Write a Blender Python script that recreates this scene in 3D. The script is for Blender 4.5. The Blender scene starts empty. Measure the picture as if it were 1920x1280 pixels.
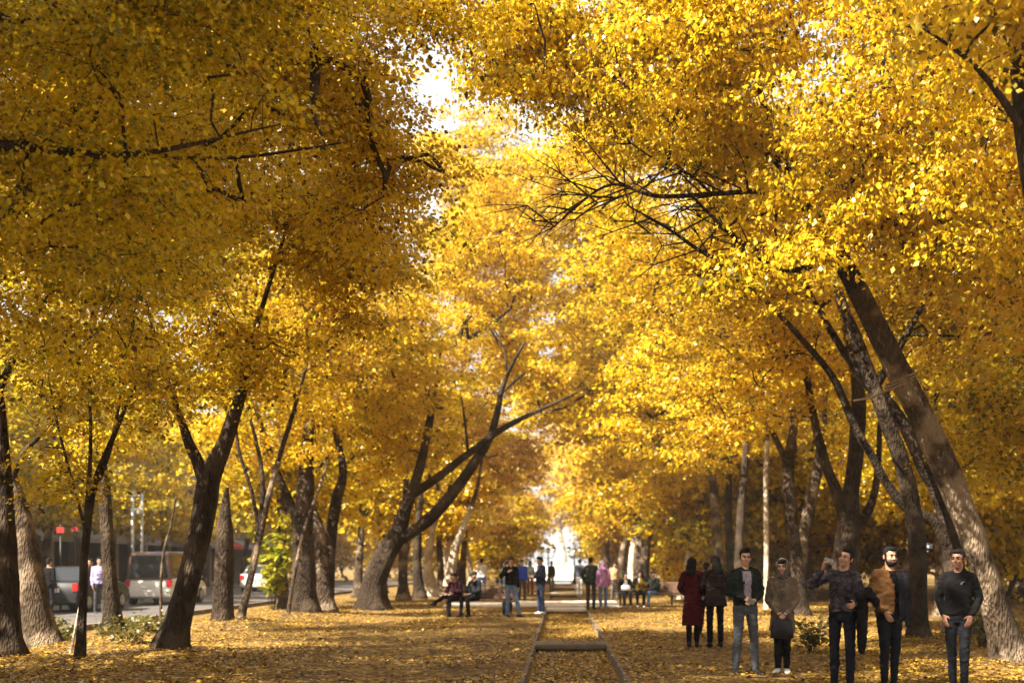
import bpy, math, random
import numpy as np
from mathutils import Vector, Matrix, noise as mnoise
R = math.radians
SC = bpy.context.scene
COL = SC.collection
rng = np.random.default_rng(7)

# ------------------------------------------------------------------ camera model: pixel of the 1920 px photograph -> world
F, CX, CY, EYE = 2667.0, 1051.0, 1055.0, 1.56
def PX(px, d): return (px - CX) / F * d
def PZ(py, d): return EYE - (py - CY) / F * d
def dist(py): return EYE * F / (py - CY)

# ------------------------------------------------------------------ object helpers
def tag(o, label=None, cat=None, group=None, kind=None):
    if label: o['label'] = label
    if cat: o['category'] = cat
    if group: o['group'] = group
    if kind: o['kind'] = kind
    return o
def empty(name, loc=(0, 0, 0), rz=0.0, label=None, cat=None, group=None):
    o = bpy.data.objects.new(name, None)
    o.location = loc; o.rotation_euler = (0, 0, rz); o.empty_display_size = 0.2
    COL.objects.link(o)
    return tag(o, label, cat, group)
def link(name, me, mat, parent=None):
    if mat is not None:
        me.materials.clear(); me.materials.append(mat)
    o = bpy.data.objects.new(name, me)
    COL.objects.link(o)
    if parent is not None: o.parent = parent
    return o
def dup(root, loc, rz=0.0, s=1.0, label=None, group=None, cat=None):
    r = root.copy(); COL.objects.link(r)
    r.location = loc; r.rotation_euler = (0, 0, rz); r.scale = (s, s, s)
    tag(r, label, cat, group)
    for ch in list(root.children):
        c = ch.copy(); COL.objects.link(c); c.parent = r
        for g in list(ch.children):
            d = g.copy(); COL.objects.link(d); d.parent = c
    return r
def mesh_from(verts, faces, smooth=True, name='mesh'):
    me = bpy.data.meshes.new(name)
    me.from_pydata([tuple(v) for v in verts], [], [tuple(f) for f in faces])
    if smooth: me.polygons.foreach_set('use_smooth', np.ones(len(me.polygons), dtype=bool))
    me.update()
    return me
def quads_mesh(name, V, tint=None):
    """V: (n,4,3) array of quads -> a mesh, with a per-face float attribute 'tint'."""
    n = len(V)
    me = bpy.data.meshes.new(name)
    me.vertices.add(4 * n); me.vertices.foreach_set('co', V.reshape(-1).astype(np.float32))
    me.loops.add(4 * n); me.loops.foreach_set('vertex_index', np.arange(4 * n, dtype=np.int32))
    me.polygons.add(n); me.polygons.foreach_set('loop_start', np.arange(0, 4 * n, 4, dtype=np.int32))
    try: me.polygons.foreach_set('loop_total', np.full(n, 4, dtype=np.int32))
    except Exception: pass
    if tint is not None:
        a = me.attributes.new('tint', 'FLOAT', 'FACE'); a.data.foreach_set('value', tint.astype(np.float32))
    me.update()
    return me

class MB:
    """collects shapes and links them as ONE mesh object"""
    def __init__(s): s.v = []; s.f = []; s.sm = []
    def add(s, V, Fc, smooth=True):
        b = len(s.v); s.v.extend([tuple(p) for p in V])
        for f in Fc: s.f.append(tuple(i + b for i in f)); s.sm.append(smooth)
        return s
    def box(s, c, size, rz=0.0, M=None):
        hx, hy, hz = size[0] / 2, size[1] / 2, size[2] / 2
        P = [Vector((x * hx, y * hy, z * hz)) for z in (-1, 1) for x, y in ((-1, -1), (1, -1), (1, 1), (-1, 1))]
        m = M if M is not None else Matrix.Rotation(rz, 3, 'Z')
        P = [m @ p + Vector(c) for p in P]
        return s.add(P, [(3, 2, 1, 0), (4, 5, 6, 7), (0, 1, 5, 4), (1, 2, 6, 5), (2, 3, 7, 6), (3, 0, 4, 7)], False)
    def tube(s, pts, radii, n=8, cap=True, jitter=None, flat=None):
        pts = [Vector(p) for p in pts]; V = []; Fc = []
        up = None
        for i, p in enumerate(pts):
            t = (pts[min(i + 1, len(pts) - 1)] - pts[max(i - 1, 0)]).normalized()
            if up is None: up = Vector((1, 0, 0)) if abs(t.x) < 0.9 else Vector((0, 1, 0))
            a = (up - t * up.dot(t)).normalized(); b = t.cross(a); up = a
            for k in range(n):
                an = 2 * math.pi * k / n
                r = radii[i]
                if jitter: r *= 1 + jitter(p, an)
                V.append(p + a * (math.cos(an) * r) + b * (math.sin(an) * r))
        for i in range(len(pts) - 1):
            for k in range(n):
                k2 = (k + 1) % n
                Fc.append((i * n + k, i * n + k2, (i + 1) * n + k2, (i + 1) * n + k))
        if cap:
            Fc.append(tuple(range(n - 1, -1, -1))); Fc.append(tuple(range((len(pts) - 1) * n, len(pts) * n)))
        return s.add(V, Fc, True)
    def loft(s, rings, cap=True):
        """rings: list of lists of points, all of the same length, closed rings"""
        n = len(rings[0]); V = [p for r in rings for p in r]; Fc = []
        for i in range(len(rings) - 1):
            for k in range(n):
                k2 = (k + 1) % n
                Fc.append((i * n + k, i * n + k2, (i + 1) * n + k2, (i + 1) * n + k))
        if cap:
            Fc.append(tuple(range(n - 1, -1, -1))); Fc.append(tuple(range((len(rings) - 1) * n, len(rings) * n)))
        return s.add(V, Fc, True)
    def ell(s, c, r, M=None, nu=14, nv=9):
        V = []; Fc = []; c = Vector(c)
        for j in range(nv + 1):
            th = math.pi * j / nv
            for k in range(nu):
                ph = 2 * math.pi * k / nu
                p = Vector((r[0] * math.sin(th) * math.cos(ph), r[1] * math.sin(th) * math.sin(ph), r[2] * math.cos(th)))
                V.append((M @ p if M is not None else p) + c)
        for j in range(nv):
            for k in range(nu):
                k2 = (k + 1) % nu
                Fc.append((j * nu + k, (j + 1) * nu + k, (j + 1) * nu + k2, j * nu + k2))
        return s.add(V, Fc, True)
    def cap(s, p0, p1, r0, r1, n=10):
        """tapered capsule"""
        p0, p1 = Vector(p0), Vector(p1); d = p1 - p0
        if d.length < 1e-6: return s.ell(p0, (r0,) * 3)
        t = d.normalized(); pts = []; rr = []
        for a in (-89, -60, -30): pts.append(p0 + t * (r0 * math.sin(R(a)))); rr.append(r0 * math.cos(R(a)))
        for k in range(5): pts.append(p0 + d * (k / 4)); rr.append(r0 + (r1 - r0) * k / 4)
        for a in (30, 60, 89): pts.append(p1 + t * (r1 * math.sin(R(a)))); rr.append(r1 * math.cos(R(a)))
        return s.tube(pts, rr, n)
    def mesh(s, name='mesh'):
        me = bpy.data.meshes.new(name); me.from_pydata(s.v, [], s.f)
        me.polygons.foreach_set('use_smooth', np.array(s.sm, dtype=bool)); me.update()
        return me
    def build(s, name, mat, parent=None): return link(name, s.mesh(name), mat, parent)

def apply_mods(me, mods):
    o = bpy.data.objects.new('work', me); COL.objects.link(o)
    for typ, kw in mods:
        m = o.modifiers.new('m', typ)
        for k, v in kw.items(): setattr(m, k, v)
    dg = bpy.context.evaluated_depsgraph_get(); dg.update()
    out = bpy.data.meshes.new_from_object(o.evaluated_get(dg))
    bpy.data.objects.remove(o); bpy.data.meshes.remove(me)
    out.polygons.foreach_set('use_smooth', np.ones(len(out.polygons), dtype=bool))
    return out
def remesh(mb, vox, smooth=4, fac=0.5, wrinkle=0.0, wscale=9.0, seed=0):
    mods = [('REMESH', dict(mode='VOXEL', voxel_size=vox))]
    if smooth: mods.append(('SMOOTH', dict(factor=fac, iterations=smooth)))
    me = apply_mods(mb.mesh(), mods)
    if wrinkle:
        off = Vector((seed * 3.1, seed * 1.7, seed * 0.9))
        n = len(me.vertices); co = np.empty(n * 3, np.float32); no = np.empty(n * 3, np.float32)
        me.vertices.foreach_get('co', co); me.vertex_normals.foreach_get('vector', no)
        co = co.reshape(n, 3); no = no.reshape(n, 3); h = np.empty(n)
        for i in range(n):
            p = Vector(co[i] * (wscale, wscale, wscale * 1.7)) + off
            h[i] = wrinkle * (abs(mnoise.noise(p)) * 2 - 0.6 + 0.4 * mnoise.noise(p * 2.3))
        me.vertices.foreach_set('co', (co + no * h[:, None]).reshape(-1).astype(np.float32))
        me.update()
    return me

# ------------------------------------------------------------------ materials
def nodes(name):
    m = bpy.data.materials.new(name); m.use_nodes = True
    nt = m.node_tree; b = nt.nodes.get('Principled BSDF')
    return m, nt, b
def nd(nt, typ, **kw):
    n = nt.nodes.new(typ)
    for k, v in kw.items():
        if k in n.inputs.keys(): n.inputs[k].default_value = v
        else: setattr(n, k, v)
    return n
def ramp(nt, stops, interp='LINEAR'):
    n = nt.nodes.new('ShaderNodeValToRGB'); cr = n.color_ramp; cr.interpolation = interp
    while len(cr.elements) < len(stops): cr.elements.new(0.5)
    for e, (p, c) in zip(cr.elements, stops): e.position = p; e.color = (*c, 1)
    return n
def mat_plain(name, col, rough=0.7, var=0.15, scale=8.0, bump=0.0, bscale=60.0, metal=0.0, coat=0.0, spec=0.4):
    m, nt, b = nodes(name); L = nt.links.new
    tc = nd(nt, 'ShaderNodeTexCoord'); nz = nd(nt, 'ShaderNodeTexNoise', Scale=scale, Detail=4.0)
    L(tc.outputs['Object'], nz.inputs['Vector'])
    lo = tuple(c * (1 - var) for c in col); hi = tuple(min(1, c * (1 + var)) for c in col)
    rp = ramp(nt, [(0.3, lo), (0.7, hi)]); L(nz.outputs['Fac'], rp.inputs['Fac']); L(rp.outputs['Color'], b.inputs['Base Color'])
    b.inputs['Roughness'].default_value = rough; b.inputs['Metallic'].default_value = metal
    b.inputs['Specular IOR Level'].default_value = spec; b.inputs['Coat Weight'].default_value = coat
    if bump:
        n2 = nd(nt, 'ShaderNodeTexNoise', Scale=bscale, Detail=3.0); L(tc.outputs['Object'], n2.inputs['Vector'])
        bp = nd(nt, 'ShaderNodeBump', Strength=bump, Distance=0.01); L(n2.outputs['Fac'], bp.inputs['Height']); L(bp.outputs['Normal'], b.inputs['Normal'])
    return m
def mat_leaf(name, stops, trans=0.5, hue=0.008):
    m, nt, b = nodes(name); L = nt.links.new
    at = nd(nt, 'ShaderNodeAttribute', attribute_name='tint')
    rp = ramp(nt, stops); L(at.outputs['Fac'], rp.inputs['Fac'])
    oi = nd(nt, 'ShaderNodeObjectInfo')
    mr = nd(nt, 'ShaderNodeMapRange'); mr.inputs['To Min'].default_value = 0.5 - hue; mr.inputs['To Max'].default_value = 0.5 + hue
    L(oi.outputs['Random'], mr.inputs['Value'])
    hs = nd(nt, 'ShaderNodeHueSaturation'); L(mr.outputs['Result'], hs.inputs['Hue']); L(rp.outputs['Color'], hs.inputs['Color'])
    L(hs.outputs['Color'], b.inputs['Base Color'])
    b.inputs['Roughness'].default_value = 0.38; b.inputs['Specular IOR Level'].default_value = 0.5
    tr = nd(nt, 'ShaderNodeBsdfTranslucent'); L(hs.outputs['Color'], tr.inputs['Color'])
    mx = nd(nt, 'ShaderNodeMixShader'); mx.inputs[0].default_value = trans
    L(b.outputs[0], mx.inputs[1]); L(tr.outputs[0], mx.inputs[2])
    L(mx.outputs[0], nt.nodes['Material Output'].inputs['Surface'])
    return m
def mat_bark(name, dark, light, patch=None):
    m, nt, b = nodes(name); L = nt.links.new
    tc = nd(nt, 'ShaderNodeTexCoord'); mp = nd(nt, 'ShaderNodeMapping'); mp.inputs['Scale'].default_value = (1, 1, 0.34)
    L(tc.outputs['Object'], mp.inputs['Vector'])
    n1 = nd(nt, 'ShaderNodeTexNoise', Scale=22.0, Detail=6.0, Roughness=0.65); L(mp.outputs[0], n1.inputs['Vector'])
    rp = ramp(nt, [(0.34, dark), (0.66, light)]); L(n1.outputs['Fac'], rp.inputs['Fac'])
    out = rp.outputs['Color']
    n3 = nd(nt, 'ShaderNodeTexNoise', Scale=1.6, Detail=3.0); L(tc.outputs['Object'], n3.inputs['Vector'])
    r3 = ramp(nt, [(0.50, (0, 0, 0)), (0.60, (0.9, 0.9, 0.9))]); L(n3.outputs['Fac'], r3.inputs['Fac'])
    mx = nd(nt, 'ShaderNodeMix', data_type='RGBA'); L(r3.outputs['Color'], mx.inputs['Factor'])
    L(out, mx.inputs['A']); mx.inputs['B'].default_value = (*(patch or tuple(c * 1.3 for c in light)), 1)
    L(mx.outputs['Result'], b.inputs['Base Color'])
    b.inputs['Roughness'].default_value = 0.9; b.inputs['Specular IOR Level'].default_value = 0.15
    vo = nd(nt, 'ShaderNodeTexVoronoi', Scale=30.0); L(mp.outputs[0], vo.inputs['Vector'])
    ad = nd(nt, 'ShaderNodeMath', operation='ADD'); L(vo.outputs['Distance'], ad.inputs[0]); L(n1.outputs['Fac'], ad.inputs[1])
    bp = nd(nt, 'ShaderNodeBump', Strength=1.0, Distance=0.05); L(ad.outputs[0], bp.inputs['Height']); L(bp.outputs['Normal'], b.inputs['Normal'])
    return m
def mat_litter(name, stops, scale=16.0, soil=(0.085, 0.052, 0.026), soil_amt=0.40):
    """leaf litter: a voronoi cell is a leaf, soil shows between patches"""
    m, nt, b = nodes(name); L = nt.links.new
    tc = nd(nt, 'ShaderNodeTexCoord')
    wn = nd(nt, 'ShaderNodeTexNoise', Scale=9.0, Detail=2.0); L(tc.outputs['Object'], wn.inputs['Vector'])
    mxv = nd(nt, 'ShaderNodeMix', data_type='RGBA'); mxv.inputs['Factor'].default_value = 0.06
    L(tc.outputs['Object'], mxv.inputs['A']); L(wn.outputs['Color'], mxv.inputs['B'])
    vo = nd(nt, 'ShaderNodeTexVoronoi', Scale=scale, Randomness=1.0); L(mxv.outputs['Result'], vo.inputs['Vector'])
    sp = nd(nt, 'ShaderNodeSeparateColor'); L(vo.outputs['Color'], sp.inputs['Color'])
    rp = ramp(nt, stops); L(sp.outputs[0], rp.inputs['Fac'])
    n2 = nd(nt, 'ShaderNodeTexNoise', Scale=0.55, Detail=5.0, Roughness=0.6); L(tc.outputs['Object'], n2.inputs['Vector'])
    ad = nd(nt, 'ShaderNodeMath', operation='MULTIPLY_ADD'); L(sp.outputs[1], ad.inputs[0]); ad.inputs[1].default_value = 0.5; L(n2.outputs['Fac'], ad.inputs[2])
    r2 = ramp(nt, [(soil_amt + 0.22, (1, 1, 1)), (soil_amt + 0.42, (0, 0, 0))]); L(ad.outputs[0], r2.inputs['Fac'])
    sn = nd(nt, 'ShaderNodeTexNoise', Scale=40.0, Detail=3.0); L(tc.outputs['Object'], sn.inputs['Vector'])
    rs = ramp(nt, [(0.3, tuple(c * 0.7 for c in soil)), (0.7, tuple(c * 1.4 for c in soil))]); L(sn.outputs['Fac'], rs.inputs['Fac'])
    mx = nd(nt, 'ShaderNodeMix', data_type='RGBA'); L(r2.outputs['Color'], mx.inputs['Factor'])
    L(rp.outputs['Color'], mx.inputs['A']); L(rs.outputs['Color'], mx.inputs['B'])
    L(mx.outputs['Result'], b.inputs['Base Color']); b.inputs['Roughness'].default_value = 0.85; b.inputs['Specular IOR Level'].default_value = 0.2
    bp = nd(nt, 'ShaderNodeBump', Strength=0.6, Distance=0.03); L(vo.outputs['Distance'], bp.inputs['Height']); L(bp.outputs['Normal'], b.inputs['Normal'])
    return m
def mat_glass(name, col=(0.02, 0.022, 0.025), rough=0.06):
    m, nt, b = nodes(name)
    b.inputs['Base Color'].default_value = (*col, 1); b.inputs['Roughness'].default_value = rough; b.inputs['Specular IOR Level'].default_value = 0.8
    return m

LEAF_A = [(0.0, (0.09, 0.085, 0.010)), (0.2, (0.52, 0.40, 0.010)), (0.5, (0.76, 0.515, 0.012)), (0.78, (0.80, 0.53, 0.026)), (0.93, (0.52, 0.25, 0.018)), (1.0, (0.13, 0.06, 0.02))]
LEAF_B = [(0.0, (0.11, 0.12, 0.010)), (0.25, (0.42, 0.33, 0.012)), (0.6, (0.70, 0.49, 0.012)), (0.9, (0.74, 0.45, 0.018)), (1.0, (0.20, 0.09, 0.02))]
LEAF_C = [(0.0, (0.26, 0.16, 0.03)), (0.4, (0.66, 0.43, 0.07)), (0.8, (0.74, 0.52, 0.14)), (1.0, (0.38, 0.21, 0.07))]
LEAF_G = [(0.0, (0.10, 0.15, 0.015)), (0.5, (0.38, 0.36, 0.02)), (1.0, (0.55, 0.40, 0.03))]
M = {}
M['leaf_gold'] = mat_leaf('golden_leaves', LEAF_A)
M['leaf_olive'] = mat_leaf('olive_gold_leaves', LEAF_B)
M['leaf_hazed'] = mat_leaf('haze_paled_leaves', LEAF_C)  # far haze and overexposure put into paler leaf colours
M['leaf_green'] = mat_leaf('yellow_green_leaves', LEAF_G)
M['leaf_ground'] = mat_leaf('fallen_leaf', [(0.0, (0.06, 0.03, 0.014)), (0.3, (0.17, 0.09, 0.026)), (0.55, (0.32, 0.185, 0.028)), (0.85, (0.52, 0.325, 0.026)), (1.0, (0.62, 0.44, 0.08))], trans=0.2)
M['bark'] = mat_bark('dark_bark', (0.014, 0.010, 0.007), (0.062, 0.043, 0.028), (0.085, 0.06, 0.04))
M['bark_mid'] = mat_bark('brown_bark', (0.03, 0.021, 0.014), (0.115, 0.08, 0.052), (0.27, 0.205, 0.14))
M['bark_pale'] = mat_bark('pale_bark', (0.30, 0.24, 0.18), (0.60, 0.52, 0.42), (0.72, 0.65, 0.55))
LIT = [(0.0, (0.045, 0.025, 0.012)), (0.25, (0.14, 0.076, 0.024)), (0.5, (0.25, 0.148, 0.034)), (0.75, (0.38, 0.235, 0.036)), (1.0, (0.46, 0.31, 0.09))]
M['ground'] = mat_litter('leaf_litter_ground', LIT)
M['bed'] = mat_litter('leaf_filled_channel', LIT, 15.0, soil_amt=0.2)
M['concrete'] = mat_plain('worn_concrete', (0.16, 0.125, 0.092), 0.85, 0.3, 4.0, 0.4, 50.0)
M['concrete_pale'] = mat_plain('pale_paving', (0.72, 0.67, 0.60), 0.8, 0.15, 3.0, 0.2, 40.0)
M['asphalt'] = mat_plain('street_asphalt', (0.10, 0.088, 0.082), 0.9, 0.2, 1.5, 0.3, 90.0)
M['wood'] = mat_plain('bench_wood', (0.10, 0.052, 0.028), 0.6, 0.35, 12.0, 0.3, 40.0)
M['iron'] = mat_plain('dark_iron', (0.035, 0.033, 0.03), 0.5, 0.2, 8.0, metal=0.6)
# ------------------------------------------------------------------ world, sun, camera
SUN_EL, SUN_AZ = 43.0, -128.0          # azimuth measured from +Y (view direction), clockwise; negative = left, beyond 90 = behind the camera
w = bpy.data.worlds.new('World'); SC.world = w; w.use_nodes = True
nt = w.node_tree; bg = nt.nodes['Background']
sky = nt.nodes.new('ShaderNodeTexSky'); sky.sky_type = 'NISHITA'; sky.sun_disc = False
sky.sun_elevation = R(SUN_EL); sky.sun_rotation = R(SUN_AZ); sky.air_density = 1.0; sky.dust_density = 3.0; sky.ozone_density = 1.0
sky.dust_density = 1.5
# thin bright cloud over the blue
tcw = nt.nodes.new('ShaderNodeTexCoord'); cn = nt.nodes.new('ShaderNodeTexNoise'); cn.inputs['Scale'].default_value = 2.2; cn.inputs['Detail'].default_value = 6.0; cn.inputs['Roughness'].default_value = 0.6
nt.links.new(tcw.outputs['Generated'], cn.inputs['Vector']); cr_ = ramp(nt, [(0.25, (0.55,) * 3), (0.6, (1.0,) * 3)]); nt.links.new(cn.outputs['Fac'], cr_.inputs['Fac'])
mxw = nt.nodes.new('ShaderNodeMix'); mxw.data_type = 'RGBA'; nt.links.new(cr_.outputs['Color'], mxw.inputs['Factor']); nt.links.new(sky.outputs[0], mxw.inputs['A']); mxw.inputs['B'].default_value = (5.0, 4.95, 4.9, 1)
nt.links.new(mxw.outputs['Result'], bg.inputs['Color']); bg.inputs['Strength'].default_value = 0.06
sd = Vector((math.sin(R(SUN_AZ)) * math.cos(R(SUN_EL)), math.cos(R(SUN_AZ)) * math.cos(R(SUN_EL)), math.sin(R(SUN_EL))))
ld = bpy.data.lights.new('sun', 'SUN'); ld.energy = 5.0; ld.angle = R(0.53); ld.color = (1.0, 0.90, 0.74)
lo = bpy.data.objects.new('sun', ld); COL.objects.link(lo); lo.rotation_euler = (-sd).to_track_quat('-Z', 'Y').to_euler(); lo.location = sd * 60
cd = bpy.data.cameras.new('camera'); cam = bpy.data.objects.new('camera', cd); COL.objects.link(cam)
cam.location = (0, 0, EYE); cam.rotation_euler = (R(90), 0, 0)
cd.lens = 50.0; cd.sensor_width = 36.0; cd.shift_x = -(CX - 960) / 1920; cd.shift_y = (CY - 640) / 1920
cd.clip_end = 3000; cd.dof.use_dof = True; cd.dof.focus_distance = 18.5; cd.dof.aperture_fstop = 1.4
SC.camera = cam
SC.view_settings.view_transform = 'Standard'; SC.view_settings.look = 'None'; SC.view_settings.exposure = 2.08
SC.view_settings.gamma = 1.0
SC.render.engine = 'CYCLES'
cy = SC.cycles
cy.use_denoising = True; cy.max_bounces = 8; cy.diffuse_bounces = 5; cy.transmission_bounces = 5; cy.glossy_bounces = 2; cy.sample_clamp_indirect = 8.0
try: cy.denoiser = 'OPENIMAGEDENOISE'
except Exception: pass

# ------------------------------------------------------------------ the ground
CH0, CH1, KW = -0.48, 0.87, 0.05        # channel walls and kerb width
BASES = []                               # trunk bases: the soil is heaped a little round them
def gz(x, y):
    """height of the soil"""
    e = max(CH0 - KW - x, x - CH1 - KW, 0.0)
    f = min(1.0, max(0.0, (e - 0.3) / 2.5))
    if x < -9.0: f *= max(0.0, 1 - (-9.0 - x) / 0.6)
    z = f * 0.05 * (mnoise.noise(Vector((x * 0.35, y * 0.25, 3.0))) + 0.5 * mnoise.noise(Vector((x * 0.9, y * 0.8, 7.0))))
    if x > -9.6:
        for bx, by, h in BASES:
            q = ((x - bx) ** 2 + (y - by) ** 2) / 1.1
            if q < 9: z += h * math.exp(-q) * f
    return z
# ------------------------------------------------------------------ trees
def spline(P, per=5):
    """catmull-rom through (x,y,z,r) points"""
    P = [np.array(p, float) for p in P]
    if len(P) < 3:
        return [P[0] + (P[-1] - P[0]) * k / per for k in range(per + 1)]
    Q = [2 * P[0] - P[1]] + P + [2 * P[-1] - P[-2]]; out = []
    for i in range(1, len(Q) - 2):
        a, b, c, d = Q[i - 1], Q[i], Q[i + 1], Q[i + 2]
        for k in range(per):
            t = k / per
            out.append(0.5 * ((2 * b) + (c - a) * t + (2 * a - 5 * b + 4 * c - d) * t * t + (3 * b - a - 3 * c + d) * t ** 3))
    out.append(P[-1])
    for o in out: o[3] = max(o[3], 0.004)
    return out
def bark_jit(seed):
    def j(p, an):
        q = Vector((math.cos(an) * 1.6 + seed, math.sin(an) * 1.6, p.z * 0.8))
        return 0.17 * mnoise.noise(q) + 0.10 * mnoise.noise(q * 3.1) + 0.05 * mnoise.noise(Vector((math.cos(an) * 7 + seed, math.sin(an) * 7, p.z * 2.2)))
    return j
def leaf_quads(C, Rc, n_per, L, rg, flat=0.2, droop=0.4, tint_shift=0.0, pitch=-32, Wd=0.7):
    """sprays of leaves: C (k,3) spray centres, Rc (k,) radii"""
    k = len(C); n = k * n_per
    c = np.repeat(C, n_per, 0); r = np.repeat(Rc, n_per)
    ax = rg.normal(0, 0.16, (k, 2))                         # tilt of each spray
    an = rg.uniform(0, 2 * np.pi, n); rad = np.sqrt(rg.uniform(0, 1, n)) * rg.normal(1, 0.18, n)
    ox, oy = rad * np.cos(an) * r, rad * np.sin(an) * r
    axr = np.repeat(ax, n_per, 0)
    oz = rg.normal(0, 1, n) * r * flat * 0.6 + ox * axr[:, 0] + oy * axr[:, 1] - droop * rad ** 2 * r * 0.6
    p = c + np.stack([ox, oy, oz], 1)
    az = an + rg.normal(0, 1.0, n); pt = np.radians(rg.normal(pitch, 26, n)); rl = np.radians(rg.normal(0, 38, n))
    t = np.stack([np.cos(pt) * np.cos(az), np.cos(pt) * np.sin(az), np.sin(pt)], 1)
    s = np.stack([-np.sin(az), np.cos(az), np.zeros(n)], 1); nn = np.cross(t, s)
    s2 = s * np.cos(rl)[:, None] + nn * np.sin(rl)[:, None]; n2 = np.cross(s2, t)
    sz = (L * np.clip(rg.lognormal(-0.06, 0.3, n), 0.45, 1.7))[:, None]
    f = rg.uniform(0.02, 0.16, n)[:, None] * sz
    mid = p + t * sz * 0.42
    V = np.stack([p, mid - s2 * sz * 0.5 * Wd + n2 * f, p + t * sz, mid + s2 * sz * 0.5 * Wd + n2 * f], 1)
    ct = np.repeat(rg.normal(0, 0.10, k), n_per)
    tint = np.clip(rg.normal(0.48 + tint_shift, 0.26, n) + ct, 0, 1)
    return V, tint
def grow(limb_pts, C, rg):
    """attach spray centres to the limbs like branches: greedy nearest node, radii by the pipe model. Returns list of (points, radii)"""
    nodes_ = [np.array(p[:3]) for p in limb_pts]; par = [-1] * len(nodes_); nl = len(nodes_)
    lr = [p[3] for p in limb_pts]
    NP = np.array(nodes_); d0 = ((C[:, None, :] - NP[None]) ** 2).sum(2)
    order = np.argsort(d0.min(1))
    allp = np.zeros((nl + len(C), 3)); allp[:nl] = NP; m = nl
    pen = np.zeros(nl + len(C)); pen[:nl] = 0.15; parent = {}
    for ci in order:
        c = C[ci]; D = np.sqrt(((allp[:m] - c) ** 2).sum(1))
        dz = allp[:m, 2] - c[2]
        D = D + pen[:m] + 0.5 * np.maximum(dz, 0)
        j = int(np.argmin(D)); allp[m] = c; parent[m] = j; pen[m] = 0.25 + 0.5 * pen[j]; m += 1
    cnt = np.ones(m)
    for i in range(m - 1, nl - 1, -1): cnt[parent[i]] += cnt[i]
    out = []
    for i in range(nl, m):
        j = parent[i]; a, b = allp[j], allp[i]; L = np.linalg.norm(b - a)
        if L < 1e-3: continue
        r1 = 0.0068 * cnt[i] ** 0.5
        r0 = min(0.0068 * (cnt[i] + 1) ** 0.5 * 1.1, lr[j] * 0.7) if j < nl else r1 * 1.05
        o = rg.normal(0, 0.07 * L, 3); o2 = rg.normal(0, 0.05 * L, 3)
        pts = [a, a + (b - a) * 0.33 + o + np.array([0, 0, 0.06 * L]), a + (b - a) * 0.67 + o2 + np.array([0, 0, 0.06 * L]), b]
        out.append((pts, [r0, r0 * 0.6 + r1 * 0.4, r1, r1 * 0.55]))
        if cnt[i] < 4:                                        # a couple of twigs fan out inside the spray
            for q in range(2):
                e = b + rg.normal(0, 0.35, 3) * np.array([1, 1, 0.4]); out.append(([b, (b + e) / 2 + rg.normal(0, 0.05, 3), e], [r1 * 0.5, 0.005, 0.003]))
    return out
def ellip_centres(specs, rg, gap=0.0):
    """spray centres in a union of ellipsoids (cx,cy,cz,rx,ry,rz,n); a noise field leaves gaps"""
    P = []
    for cx, cy_, cz, rx, ry, rz, n in specs:
        got = 0; tries = 0
        while got < n and tries < n * 30:
            tries += 1
            u = rg.normal(0, 1, 3); u /= np.linalg.norm(u); q = rg.uniform(0.18, 1) ** 0.5
            p = np.array([cx, cy_, cz]) + u * q * np.array([rx, ry, rz])
            if mnoise.noise(Vector(p * 0.55)) < -0.05 + gap and rg.uniform() < 0.9: continue
            P.append(p); got += 1
    return np.array(P)
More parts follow.
